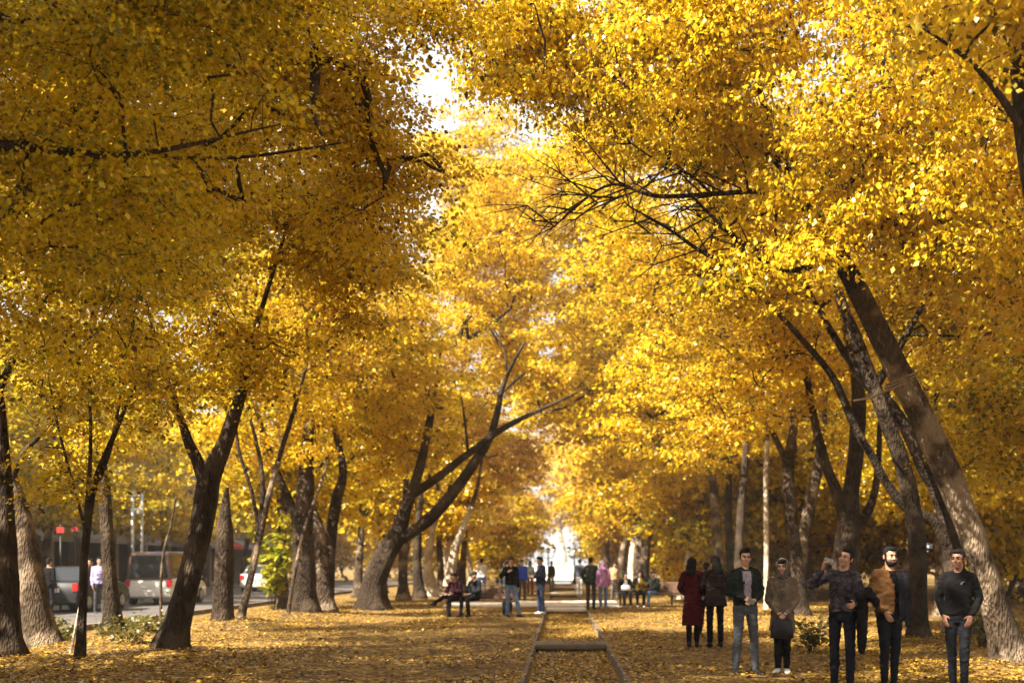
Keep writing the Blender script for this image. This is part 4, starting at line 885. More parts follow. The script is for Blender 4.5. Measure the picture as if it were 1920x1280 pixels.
# ------------------------------------------------------------------ people.  Local frame: facing -Y, own left = +X, metres for a 1.75 m body
def skin(name, col):
    m, nt, b = nodes(name); b.inputs['Base Color'].default_value = (*col, 1); b.inputs['Roughness'].default_value = 0.5
    b.inputs['Subsurface Weight'].default_value = 0.08; b.inputs['Subsurface Radius'].default_value = (0.01, 0.004, 0.002); b.inputs['Subsurface Scale'].default_value = 0.6
    return m
M['skin'] = skin('skin', (0.40, 0.22, 0.14)); M['skin_tan'] = skin('tan_skin', (0.26, 0.125, 0.075))
M['hair'] = mat_plain('black_hair', (0.008, 0.006, 0.006), 0.7, 0.5, 40.0, 0.8, 120.0, spec=0.15)
M['eye'] = mat_plain('dark_eye', (0.02, 0.015, 0.012), 0.2, 0.1); M['lip'] = mat_plain('lips', (0.34, 0.13, 0.10), 0.5, 0.1)
CLOTH = {}
def cloth(name, col, rough=0.85, var=0.22, scale=14.0, pattern=None):
    if name not in CLOTH: CLOTH[name] = mat_plain(name, col, rough, var, scale, 0.35, 140.0, spec=0.1)
    return CLOTH[name]
STAND = dict(pelvis=(0, 0, 0.94), chest=(0, 0.0, 1.27), neck=(0, 0.012, 1.46), head=(0, -0.012, 1.628),
             hip_l=(0.09, 0, 0.92), hip_r=(-0.09, 0, 0.92), knee_l=(0.105, -0.015, 0.49), knee_r=(-0.105, -0.015, 0.49), ank_l=(0.115, 0.02, 0.085), ank_r=(-0.115, 0.02, 0.085),
             sho_l=(0.168, 0.012, 1.41), sho_r=(-0.168, 0.012, 1.41), elb_l=(0.205, 0.04, 1.13), elb_r=(-0.205, 0.04, 1.13), wri_l=(0.21, -0.04, 0.885), wri_r=(-0.21, -0.04, 0.885),
             toe_l=(0.03, -1, 0), toe_r=(-0.03, -1, 0), hdir_l=None, hdir_r=None, hn_l=None, hn_r=None, curl_l=0.35, curl_r=0.35)
def torso_rings(J, prof, n=20, wide=1.0):
    """prof: [(t, half width, half depth, fwd shift)] with t from 0 pelvis .. 1 chest .. 2 neck; rings follow the spine"""
    P = [Vector(J['pelvis']), Vector(J['chest']), Vector(J['neck'])]
    side = (Vector(J['sho_l']) - Vector(J['sho_r'])).normalized(); side0 = (Vector(J['hip_l']) - Vector(J['hip_r'])).normalized(); rings = []
    for t, hw, hd, fs in prof:
        if t < 0: p = P[0] + Vector((0, 0, t)); ax = Vector((0, 0, 1))
        elif t <= 1: p = P[0].lerp(P[1], t); ax = (P[1] - P[0]).normalized()
        else: p = P[1].lerp(P[2], t - 1); ax = (P[2] - P[1]).normalized() if t > 1.5 else (P[2] - P[0]).normalized()
        sd = side0.lerp(side, max(0, min(1, t))); sd = (sd - ax * sd.dot(ax)).normalized(); fw = sd.cross(ax)       # forward = -Y when upright
        fw = -fw if fw.dot(Vector((0, -1, 0))) < -0.99 and False else fw
        rings.append([p + sd * (hw * wide * math.copysign(abs(math.cos(a)) ** 0.85, math.cos(a))) + fw * (hd * math.copysign(abs(math.sin(a)) ** 0.85, math.sin(a)) + fs) for a in [2 * math.pi * k / n for k in range(n)]])
    return rings
def hand(mb, wri, dirv, nrm, side, curl, s=1.0):
    """palm, four fingers of different length with two bends, thumb from the side of the palm"""
    d = Vector(dirv).normalized(); n = Vector(nrm); n = (n - d * n.dot(d)).normalized(); u = d.cross(n)     # u: toward the thumb side for +1
    if side < 0: u = -u
    w = Vector(wri); pl = 0.085 * s
    rings = []
    for t, hw, hd in ((-0.2, 0.024, 0.02), (0.15, 0.032, 0.017), (0.6, 0.040, 0.015), (1.0, 0.041, 0.0125)):
        c = w + d * (pl * t + 0.012); rings.append([c + u * (hw * s * math.cos(a)) + n * (hd * s * math.sin(a)) for a in [2 * math.pi * k / 12 for k in range(12)]])
    mb.loft(rings)
    for i, (off, ln) in enumerate(((0.030, 0.072), (0.010, 0.080), (-0.010, 0.075), (-0.029, 0.058))):
        b0 = w + d * (pl + 0.004) + u * off * s; c0 = curl * (0.85 + 0.1 * i)
        a1 = c0 * 0.9; a2 = c0 * 2.1; a3 = c0 * 2.9
        q0 = b0; q1 = q0 + (d * math.cos(a1) + n * math.sin(a1)) * ln * 0.45 * s; q2 = q1 + (d * math.cos(a2) + n * math.sin(a2)) * ln * 0.32 * s; q3 = q2 + (d * math.cos(a3) + n * math.sin(a3)) * ln * 0.23 * s
        mb.cap(q0 - d * 0.012, q1, 0.0095 * s, 0.0088 * s, 7); mb.cap(q1, q2, 0.0088 * s, 0.0082 * s, 7); mb.cap(q2, q3, 0.0082 * s, 0.0072 * s, 7)
    t0 = w + d * 0.022 + u * 0.026 * s; t1 = t0 + (u * 0.75 + d * 0.65 + n * 0.25).normalized() * 0.042 * s; t2 = t1 + (d * 0.9 + u * 0.25 + n * (0.3 + 0.6 * curl)).normalized() * 0.030 * s
    mb.cap(t0, t1, 0.0135 * s, 0.0105 * s, 8); mb.cap(t1, t2, 0.0102 * s, 0.008 * s, 8)
def head_matrix(yaw, pitch, roll): return Matrix.Rotation(R(yaw), 3, 'Z') @ Matrix.Rotation(R(pitch), 3, 'X') @ Matrix.Rotation(R(roll), 3, 'Y')
def person(label, px, d, yaw, H=1.75, pose=None, head=(0, 0, 0), hair='short', top=None, bottom=None, shoes=(0.02, 0.02, 0.02), coat=None, beard=False, sk='skin', vox=0.0075, fem=False,
           seed=0, group=None, z0=None, girth=1.0, extra=None, xy=None):
    """top = (cloth, hem t, thickness, collar), bottom = (cloth, slim), coat = length below the pelvis of a skirted coat"""
    J = dict(STAND); 
    if pose: J.update(pose)
    x, y = xy if xy else (PX(px, d), d)
    root = empty('person', (x, y, gz(x, y) if z0 is None else z0), R(yaw), label, 'person', group); S = H / 1.75; root.scale = (S, S, S)
    HM = head_matrix(*head); hc = Vector(J['head'])
    def hp(v): return hc + HM @ Vector(v)
    # ---- body: one continuous surface
    b = MB(); sw = 0.92 if fem else 1.0
    b.loft(torso_rings(J, [(-0.10, 0.09, 0.07, 0), (-0.04, 0.15, 0.10, -0.01), (0.05, 0.158, 0.108, -0.01), (0.40, 0.132, 0.095, 0), (0.75, 0.138, 0.105, 0.005), (1.0, 0.144, 0.110, 0.005), (1.5, 0.136, 0.093, -0.005), (1.85, 0.09, 0.07, 0), (2.0, 0.055, 0.055, 0)], wide=girth * sw))
    for s_, sg in (('l', 1), ('r', -1)):
        b.cap(J['hip_' + s_], J['knee_' + s_], 0.082, 0.054); k = Vector(J['knee_' + s_]); a = Vector(J['ank_' + s_]); mid = k.lerp(a, 0.3) + Vector((0, 0.012, 0))
        b.cap(k, mid, 0.053, 0.053); b.cap(mid, a, 0.053, 0.036)
        t = Vector(J['toe_' + s_]).normalized(); b.cap(a + Vector((0, 0, -0.035)) - t * 0.03, a + t * 0.12 + Vector((0, 0, -0.058)), 0.034, 0.020)
        b.cap(J['neck'], J['sho_' + s_], 0.045, 0.045)
        b.cap(J['sho_' + s_], J['elb_' + s_], 0.045, 0.038); e = Vector(J['elb_' + s_]); wv = Vector(J['wri_' + s_]); fm = e.lerp(wv, 0.3)
        b.cap(e, fm, 0.040, 0.039); b.cap(fm, wv, 0.039, 0.026)
        dv = Vector(J['hdir_' + s_]) if J['hdir_' + s_] else (wv - e).normalized(); nv = Vector(J['hn_' + s_]) if J['hn_' + s_] else Vector((-sg, -0.25, 0))
        hand(b, wv, dv, nv, -sg, J['curl_' + s_], 1.0 if not fem else 0.92)
    b.cap(J['neck'], hp((0, 0.02, -0.06)), 0.055 * (0.9 if fem else 1), 0.052 * (0.9 if fem else 1))
    b.ell(hp((0, 0.012, 0.03)), (0.074, 0.092, 0.092), HM); b.ell(hp((0, -0.028, -0.035)), (0.060, 0.062, 0.082), HM); b.ell(hp((0, -0.058, -0.092)), (0.030, 0.028, 0.024), HM)
    b.cap(hp((0, -0.088, 0.012)), hp((0, -0.107, -0.026)), 0.009, 0.0145, 8); b.ell(hp((0, -0.080, 0.028)), (0.05, 0.014, 0.010), HM)
    for sg in (-1, 1):
        b.ell(hp((sg * 0.075, 0.015, -0.008)), (0.012, 0.022, 0.033), HM); b.ell(hp((sg * 0.042, -0.060, -0.028)), (0.022, 0.024, 0.022), HM)
    me = remesh(b, vox, 3, 0.4); bo = link('body', me, M[sk], root)
    for sg in (-1, 1):
        e = MB(); e.ell(hp((sg * 0.031, -0.0835, 0.008)), (0.0125, 0.008, 0.0068), HM, 10, 7); e.build('eye', M['eye'], bo)
    e = MB()
    for sg in (-1, 1): e.cap(hp((sg * 0.014, -0.096, 0.030)), hp((sg * 0.048, -0.080, 0.031)), 0.0048, 0.0036, 7)
    e.build('eyebrows', M['hair'], bo)
    e = MB(); e.cap(hp((-0.021, -0.0865, -0.060)), hp((0.021, -0.0865, -0.060)), 0.0062, 0.0062, 8); e.build('lips', M['lip'], bo)
    if beard:
        h = MB(); h.ell(hp((0, -0.034, -0.078)), (0.064, 0.060, 0.052), HM); h.ell(hp((0, -0.080, -0.044)), (0.036, 0.018, 0.0085), HM)
        for sg in (-1, 1): h.cap(hp((sg * 0.064, 0.0, -0.01)), hp((sg * 0.056, -0.035, -0.075)), 0.014, 0.022, 8)
        link('beard', remesh(h, 0.006, 2, 0.4, 0.003, 40, seed), M['hair'], root)
    # ---- hair or head cover
    if hair:
        h = MB(); hm = M['hair']; nm = 'hair'
        if hair in ('short', 'tuft'):
            h.ell(hp((0, 0.026, 0.052)), (0.083, 0.093, 0.080), HM); h.ell(hp((0, 0.06, 0.0)), (0.072, 0.056, 0.072), HM); h.ell(hp((0, -0.045, 0.095)), (0.058, 0.044, 0.030), HM)
            if hair == 'tuft': h.ell(hp((0.012, -0.035, 0.115)), (0.055, 0.055, 0.032), HM)
            for sg in (-1, 1): h.ell(hp((sg * 0.071, -0.006, 0.022)), (0.012, 0.024, 0.04), HM)
        elif hair == 'long':
            h.ell(hp((0, 0.022, 0.035)), (0.098, 0.105, 0.108), HM); h.ell(hp((0, 0.06, -0.08)), (0.105, 0.07, 0.14), HM); h.ell(hp((0, 0.075, -0.18)), (0.11, 0.06, 0.10), HM)
        elif hair == 'cap':
            h.ell(hp((0, 0.012, 0.06)), (0.088, 0.104, 0.075), HM); h.ell(hp((0, -0.12, 0.05)), (0.07, 0.07, 0.012), HM); nm = 'cap'; hm = cloth('dark_cap', (0.03, 0.03, 0.028))
        else:                                                      # a head scarf: hair = (cloth, ) wraps crown, cheeks and throat
            h.ell(hp((0, 0.040, 0.028)), (0.100, 0.105, 0.115), HM); h.ell(hp((0, 0.035, -0.09)), (0.092, 0.085, 0.085), HM)
            for sg in (-1, 1): h.cap(hp((sg * 0.075, -0.045, 0.06)), hp((sg * 0.060, -0.055, -0.10)), 0.022, 0.03, 8)
            h.ell(hp((0, -0.030, -0.150)), (0.088, 0.080, 0.050), HM); nm = 'headscarf'; hm = hair
        link(nm, remesh(h, 0.007, 2, 0.4, 0.004 if nm != 'cap' else 0, 30, seed), hm, root)
        if nm == 'headscarf':                                       # a little hair shows under it
            h = MB(); h.ell(hp((0, -0.030, 0.078)), (0.076, 0.066, 0.044), HM); h.build('hair', M['hair'], root)
    # ---- trousers and shoes
    bm, slim = bottom; tr = MB(); wd = 1.0 if not fem else 1.04
    tr.loft(torso_rings(J, [(-0.11, 0.10, 0.08, 0), (-0.05, 0.158, 0.116, -0.01), (0.05, 0.160, 0.118, -0.012), (0.28, 0.150, 0.108, -0.004)], wide=girth * wd))
    for s_ in 'lr':
        k = Vector(J['knee_' + s_]); a = Vector(J['ank_' + s_]); hpv = Vector(J['hip_' + s_])
        tr.cap(hpv, hpv.lerp(k, 0.5), 0.093, 0.078); tr.cap(hpv.lerp(k, 0.5), k, 0.078, 0.064); tr.cap(k, k.lerp(a, 0.35) + Vector((0, 0.012, 0)), 0.064, 0.063 + slim); tr.cap(k.lerp(a, 0.35) + Vector((0, 0.012, 0)), a + (k - a).normalized() * 0.005, 0.063 + slim, 0.050 + slim)
    link('trousers', remesh(tr, 0.013, 3, 0.5, 0.010, 10, seed + 3), bm, root)
    smt = cloth('shoe_%d_%d_%d' % tuple(int(c * 100) for c in shoes), shoes, 0.5)
    for s_ in 'lr':
        a = Vector(J['ank_' + s_]); t = Vector(J['toe_' + s_]).normalized(); up = Vector((0, 0, 1)); up = (up - t * up.dot(t)).normalized(); sd = t.cross(up); sh = MB(); rings = []
        for q, hw, zb, zt in ((-0.085, 0.022, -0.075, -0.02), (-0.07, 0.036, -0.083, 0.012), (-0.02, 0.041, -0.084, 0.025), (0.05, 0.044, -0.084, -0.012), (0.11, 0.049, -0.084, -0.035), (0.16, 0.042, -0.083, -0.048), (0.188, 0.020, -0.078, -0.058)):
            c = a + t * q; zm = (zb + zt) / 2; hz = (zt - zb) / 2
            rings.append([c + sd * (hw * math.copysign(abs(math.cos(an)) ** 0.7, math.cos(an))) + up * (zm + hz * math.copysign(abs(math.sin(an)) ** 0.7, math.sin(an))) for an in [2 * math.pi * k_ / 14 for k_ in range(14)]])
        sh.loft(rings); sh.build('shoe', smt, root)
    # ---- jacket / coat with sleeves
    if top:
        tm, th = top['m'], top.get('th', 0.022); j = MB(); hem = top.get('hem', -0.02)
        prof = [(0.40, 0.138, 0.110, 0), (0.75, 0.146, 0.118, 0.004), (1.0, 0.150, 0.120, 0.005), (1.5, 0.142, 0.103, -0.004), (1.85, 0.095, 0.075, 0), (2.0, 0.060, 0.062, 0)]
        low = [(0.05, 0.156, 0.120, -0.01)]
        if coat is None: low = [(hem, 0.150, 0.116, -0.01), (hem + 0.012, 0.156, 0.120, -0.01)] + low
        else:
            fl = top.get('flare', 1.1); low = [(-coat, 0.168 * fl, 0.135 * fl, -0.005), (-coat + 0.012, 0.172 * fl, 0.138 * fl, -0.005), (-coat * 0.5, 0.170 * (1 + (fl - 1) * 0.5), 0.130 * (1 + (fl - 1) * 0.5), -0.008)] + low
        prof = [(t, hw + th * 0.65, hd + th * 0.65, fs) for t, hw, hd, fs in low + prof]
        j.loft(torso_rings(J, prof, wide=girth * sw))
        for s_ in 'lr':
            sv = Vector(J['sho_' + s_]); e = Vector(J['elb_' + s_]); wv = Vector(J['wri_' + s_])
            j.cap(Vector(J['neck']).lerp(sv, 0.25) + Vector((0, 0, -0.01)), sv, 0.050 + th * 0.3, 0.048 + th * 0.4); j.cap(sv, e, 0.048 + th * 0.5, 0.043 + th * 0.55); j.cap(e, e.lerp(wv, 0.9), 0.043 + th * 0.55, 0.033 + th * 0.5)
        if top.get('collar'):
            nk = Vector(J['neck']); j.cap(nk + Vector((-0.02, 0.03, 0.0)), nk + Vector((0.02, 0.03, 0.03)), 0.07, 0.066)
        if top.get('hood'): j.ell(Vector(J['neck']) + Vector((0, 0.09, -0.01)), (0.13, 0.075, 0.09))
        me = remesh(j, top.get('vox', 0.013), 4, 0.5, top.get('wr', 0.015), 9, seed + 7)
        op = top.get('open')                                          # (half width, material, name): the front strip becomes the shirt under an open jacket
        if op:
            import bmesh
            hw, m2, nm2 = op[:3]; zlo = op[3] if len(op) > 3 else -9; zhi = op[4] if len(op) > 4 else 9; x0 = op[5] if len(op) > 5 else 0.0; slope = op[6] if len(op) > 6 else 0.0
            bmj = bmesh.new(); bmj.from_mesh(me); bms = bmj.copy()
            def inside(f): c = f.calc_center_median(); return abs(c.x - x0 - slope * (1.46 - c.z)) < hw * (1.0 if c.z < 1.3 else 1.25) and f.normal.y < -0.25 and zlo < c.z < zhi
            bmesh.ops.delete(bmj, geom=[f for f in bmj.faces if inside(f)], context='FACES')
            bmesh.ops.delete(bms, geom=[f for f in bms.faces if not inside(f)], context='FACES')
            for v in bms.verts: v.co += Vector((v.co.x * 0.12, 0.010, 0))
            bmj.to_mesh(me); bmj.free(); ms = bpy.data.meshes.new('shirt'); bms.to_mesh(ms); bms.free()
            ms.polygons.foreach_set('use_smooth', np.ones(len(ms.polygons), dtype=bool)); link(nm2, ms, m2, root)
        jo = link(top.get('name', 'jacket'), me, tm, root)
        if op and not op[2].startswith('scarf'): jo.modifiers.new('thick', 'SOLIDIFY').thickness = 0.008
    if extra: extra(root, J, hp, HM)
    return root
def world(root, p):
    S = root.scale[0]; return Vector(root.location) + Matrix.Rotation(root.rotation_euler[2], 3, 'Z') @ (Vector(p) * S)

black = cloth('black_cloth', (0.007, 0.0065, 0.007)); blackdenim = cloth('black_denim', (0.012, 0.013, 0.017)); grey_denim = cloth('grey_denim', (0.075, 0.08, 0.09)); blue_denim = cloth('blue_denim', (0.12, 0.19, 0.33))
brownj = cloth('brown_jacket', (0.15, 0.072, 0.026)); green = cloth('dark_green_jacket', (0.014, 0.018, 0.016)); taupe = cloth('taupe_coat', (0.13, 0.098, 0.07)); red = cloth('dark_red_coat', (0.055, 0.006, 0.008)); navy = cloth('navy_jacket', (0.022, 0.028, 0.06))
purple = cloth('purple_puffer', (0.36, 0.17, 0.34)); whitec = cloth('white_cloth', (0.72, 0.72, 0.72)); greyc = cloth('grey_cloth', (0.18, 0.18, 0.18)); bluec = cloth('blue_jacket', (0.03, 0.06, 0.35)); olive = cloth('olive_jacket', (0.07, 0.07, 0.035)); tan = cloth('tan_cloth', (0.40, 0.28, 0.16))
lilac = cloth('lilac_shirt', (0.34, 0.30, 0.55)); darkgrey = cloth('dark_grey_cloth', (0.05, 0.05, 0.052))
def mat_stripe(name, a, b_, scale, rot=0):
    m, nt, bs = nodes(name); L = nt.links.new; tc = nd(nt, 'ShaderNodeTexCoord'); wv = nd(nt, 'ShaderNodeTexWave', Scale=scale, Distortion=1.5); wv.bands_direction = 'X'
    L(tc.outputs['Object'], wv.inputs['Vector']); rp = ramp(nt, [(0.45, a), (0.55, b_)]); L(wv.outputs['Fac'], rp.inputs['Fac']); L(rp.outputs['Color'], bs.inputs['Base Color']); bs.inputs['Roughness'].default_value = 0.9; bs.inputs['Specular IOR Level'].default_value = 0.08
    return m
striped = mat_stripe('striped_shirt', (0.42, 0.38, 0.44), (0.10, 0.06, 0.10), 18.0)
def mat_speck(name, stops, scale):
    m, nt, bs = nodes(name); L = nt.links.new; tc = nd(nt, 'ShaderNodeTexCoord'); nz = nd(nt, 'ShaderNodeTexNoise', Scale=scale, Detail=5.0, Roughness=0.7)
    L(tc.outputs['Object'], nz.inputs['Vector']); rp = ramp(nt, stops); L(nz.outputs['Fac'], rp.inputs['Fac']); L(rp.outputs['Color'], bs.inputs['Base Color']); bs.inputs['Roughness'].default_value = 0.95; bs.inputs['Specular IOR Level'].default_value = 0.08
    return m
speck = mat_speck('speckled_knit', [(0.38, (0.015, 0.013, 0.018)), (0.52, (0.045, 0.038, 0.045)), (0.66, (0.085, 0.07, 0.076))], 16.0)

# ---- the man in grey jeans, hands together at the belt
M['phone'] = mat_plain('pale_phone_case', (0.26, 0.26, 0.26), 0.3, 0.05)
P = person('person in a dark green open jacket, striped shirt and grey jeans, hands together', 1397, 20.1, 10, 1.77,
       dict(elb_l=(0.24, 0.03, 1.14), elb_r=(-0.24, 0.03, 1.14), wri_l=(0.085, -0.185, 1.035), wri_r=(-0.075, -0.205, 1.065), hdir_l=(-0.85, -0.4, -0.15), hdir_r=(0.8, -0.35, -0.4), hn_l=(0, 0.6, -0.9), hn_r=(0.1, 0.8, -0.5), curl_l=0.5, curl_r=0.55,
            ank_l=(0.15, 0.0, 0.085), ank_r=(-0.135, 0.02, 0.085), knee_l=(0.125, -0.02, 0.49), toe_l=(0.45, -1, 0), toe_r=(-0.25, -1, 0)),
       (-6, 6, 0), 'tuft', dict(m=green, th=0.03, hem=0.05, open=(0.052, striped, 'shirt', 1.02, 1.44), collar=False), (grey_denim, 0.004), (0.02, 0.018, 0.017), seed=1)
c = world(P, (0.0, -0.275, 1.02)); b = MB(); b.box((0, 0, 0), (0.07, 0.012, 0.14)); o = link('phone', apply_mods(b.mesh(), [('BEVEL', dict(width=0.005, segments=2))]), M['phone']); o.location = c; o.rotation_euler = (R(50), R(-60), R(-20)); tag(o, 'pale phone held between the hands of the man in grey jeans', 'phone')
# ---- the woman in the beige coat with a bag in front
M['scarfgrey'] = mat_speck('grey_brown_scarf', [(0.35, (0.05, 0.042, 0.036)), (0.6, (0.14, 0.12, 0.10))], 20.0)
P = person('person in a beige wool coat and grey headscarf holding a black bag with both hands', 1467, 20.3, -10, 1.63,
       dict(elb_l=(0.215, 0.0, 1.12), elb_r=(-0.215, 0.0, 1.12), wri_l=(0.06, -0.20, 0.915), wri_r=(-0.06, -0.21, 0.925), hdir_l=(-0.6, -0.4, -0.5), hdir_r=(0.6, -0.4, -0.5), hn_l=(0, 0.9, -0.3), hn_r=(0, 0.9, -0.3), curl_l=0.7, curl_r=0.7,
            ank_l=(0.065, 0.0, 0.085), ank_r=(-0.065, 0.03, 0.085), knee_l=(0.07, -0.015, 0.49), knee_r=(-0.07, -0.015, 0.49), toe_l=(0.15, -1, 0), toe_r=(-0.3, -1, 0)),
       (-8, 2, 0), M['scarfgrey'], dict(m=taupe, th=0.034, flare=1.16, name='coat', open=(0.035, M['scarfgrey'], 'scarf_end', 1.12, 1.4), wr=0.008), (black, 0.0), (0.62, 0.60, 0.56), coat=0.30, fem=True, seed=2)
c = world(P, (0.0, -0.24, 0.70)); root = empty('handbag', c, R(-10), 'black handbag held low in front of the beige coat', 'handbag')
b = MB(); b.loft([[(hw * math.copysign(abs(math.cos(a)) ** 0.5, math.cos(a)), hd * math.copysign(abs(math.sin(a)) ** 0.5, math.sin(a)), z) for a in [2 * math.pi * k / 24 for k in range(24)]] for z, hw, hd in ((-0.145, 0.13, 0.03), (-0.13, 0.165, 0.055), (-0.02, 0.16, 0.052), (0.10, 0.135, 0.03), (0.13, 0.125, 0.016))]); b.build('body', cloth('black_leather', (0.02, 0.018, 0.02), 0.4), root)
for s in (-1, 1):
    b = MB(); b.tube([(-0.08, 0.02 * s, 0.10), (-0.06, 0.02 * s, 0.18), (0, 0.02 * s, 0.215), (0.06, 0.02 * s, 0.18), (0.08, 0.02 * s, 0.10)], [0.008] * 5, 7); b.build('handle', cloth('black_leather', (0.02, 0.018, 0.02), 0.4), root)
# ---- the man raising a phone to his face, jacket over the other arm
P5 = person('person in a dark speckled sweater raising a phone to the face', 1580, 17.6, -34, 1.74,
       dict(elb_r=(-0.33, -0.20, 1.29), wri_r=(-0.155, -0.28, 1.475), hdir_r=(0.35, -0.1, 0.9), hn_r=(0.9, 0.2, -0.3), curl_r=0.55, elb_l=(0.225, 0.06, 1.14), wri_l=(0.235, -0.19, 1.06), hdir_l=(0.05, -0.95, -0.2), hn_l=(-0.9, 0, 0.1), curl_l=0.6,
            ank_l=(0.10, 0.0, 0.085), ank_r=(-0.12, 0.02, 0.085), chest=(0, 0.02, 1.27), neck=(0.0, 0.04, 1.46), head=(0.035, 0.03, 1.622)),
       (-8, -8, 14), 'short', dict(m=speck, th=0.036, hem=0.02, name='sweater'), (blackdenim, 0.002), seed=3, girth=1.03)
c = world(P5, (-0.085, -0.235, 1.585)); b = MB(); b.box((0, 0, 0), (0.125, 0.012, 0.066)); b.box((-0.04, -0.009, 0.012), (0.026, 0.008, 0.028)); o = link('phone', apply_mods(b.mesh(), [('BEVEL', dict(width=0.004, segments=2))]), M['phone']); o.location = c; o.rotation_euler = (R(-8), R(18), R(-30)); tag(o, 'silver phone held up before the face of the man in the speckled sweater', 'phone')
root = empty('folded_jacket', world(P5, (0.27, -0.10, 1.06)), R(-22), 'black jacket hanging over the bent arm of the man with the raised phone', 'jacket')
b = MB(); b.cap((0.04, 0.12, 0.10), (0.02, -0.06, 0.10), 0.085, 0.08); b.loft([[(hw * math.cos(a) + 0.02, hd * math.sin(a) + 0.02, z) for a in [2 * math.pi * k / 16 for k in range(16)]] for z, hw, hd in ((0.14, 0.06, 0.10), (0.0, 0.075, 0.13), (-0.25, 0.07, 0.125), (-0.5, 0.055, 0.12), (-0.62, 0.03, 0.08))]); b.cap((0.10, -0.02, 0.16), (0.20, -0.02, 0.02), 0.06, 0.05)
link('cloth', remesh(b, 0.014, 3, 0.5, 0.014, 9, 5), black, root)
# ---- the bearded man in the brown jacket, scarf hanging open
def scarf(root, J, hp, HM):
    s = MB(); nk = Vector(J['neck'])
    P = [nk + Vector((0.085 * math.cos(a), 0.012 + 0.075 * math.sin(a), 0.015 - 0.03 * (math.sin(a) < -0.2))) for a in [2 * math.pi * k / 20 for k in range(21)]]
    s.tube(P, [0.038] * 21, 9, cap=False)
    for sx, zl in ((0.07, 0.84), (0.15, 0.78)):
        rr = []
        for z, yq, wq in ((1.45, -0.085, 0.035), (1.36, -0.135, 0.042), (1.2, -0.165, 0.045), (1.0, -0.172, 0.045), (zl, -0.165, 0.046)):
            rr.append([(sx + (0.012 * (1.45 - z)) + wq * math.copysign(abs(math.cos(a)) ** 0.6, math.cos(a)), yq + 0.014 * math.sin(a) - 0.01, z) for a in [2 * math.pi * k / 16 for k in range(16)]])
        s.loft(rr)
    link('scarf', remesh(s, 0.009, 3, 0.5, 0.008, 12, 4), mat_stripe('black_ribbed_scarf', (0.005, 0.005, 0.006), (0.012, 0.011, 0.015), 9.0), root)
P6 = person('bearded person in a brown jacket with a long black scarf hanging down', 1668, 17.7, 14, 1.77,
       dict(elb_l=(0.205, 0.07, 1.14), wri_l=(0.175, 0.0, 0.93), elb_r=(-0.235, 0.06, 1.14), wri_r=(-0.125, -0.13, 0.955), hdir_r=(0.5, -0.1, -0.8), hn_r=(0.5, 0.8, 0), curl_r=0.3, hdir_l=(-0.2, -0.2, -0.9), chest=(-0.01, 0.0, 1.27), ank_l=(0.06, 0.0, 0.085), ank_r=(-0.07, 0.0, 0.085), knee_l=(0.07, -0.02, 0.49), knee_r=(-0.07, -0.02, 0.49)),
       (4, 2, 0), 'short', dict(m=brownj, th=0.036, hem=0.0, open=(0.115, black, 'sweater', 0.9, 1.46, 0.10, 0.05), collar=True), (blackdenim, -0.004), beard=True, seed=4, extra=scarf)
# ---- the man in the black sweater, hands in pockets
def emblem(root, J, hp, HM):
    e = MB(); pts = [(0.0, 0.0), (0.012, 0.006), (0.02, 0.016), (0.030, 0.022), (0.026, 0.028), (0.016, 0.024), (0.008, 0.018), (0.0, 0.026), (-0.006, 0.020), (-0.014, 0.004), (-0.022, -0.008), (-0.014, -0.012), (-0.006, -0.004), (-0.002, -0.016), (0.006, -0.016)]
    n = len(pts); V = [(x + 0.065, -0.150, 1.325 + z) for x, z in pts] + [(x + 0.065, -0.11, 1.325 + z) for x, z in pts]
    e.add(V, [tuple(range(n)), tuple(range(2 * n - 1, n - 1, -1))] + [(k, k + n, (k + 1) % n + n, (k + 1) % n) for k in range(n)], False)
    e.build('emblem', cloth('grey_print', (0.12, 0.12, 0.12)), root)
P7 = person('person in a black sweater with a small grey chest emblem, hands in the pockets', 1797, 17.5, -24, 1.72,
       dict(elb_l=(0.25, 0.07, 1.14), elb_r=(-0.25, 0.07, 1.14), wri_l=(0.165, -0.06, 0.925), wri_r=(-0.17, -0.06, 0.925), hdir_l=(-0.25, -0.35, -0.9), hdir_r=(0.25, -0.35, -0.9), hn_l=(-0.5, 0.8, 0), hn_r=(0.5, 0.8, 0), curl_l=0.3, curl_r=0.3, knee_l=(0.08, -0.03, 0.49), knee_r=(-0.085, -0.0, 0.49), ank_l=(0.075, -0.03, 0.085), ank_r=(-0.07, 0.04, 0.085)),
       (-14, 2, 0), 'short', dict(m=black, th=0.026, hem=-0.01, name='sweater', collar=True, wr=0.009), (blackdenim, 0.0), sk='skin_tan', seed=5, girth=1.04, extra=emblem)
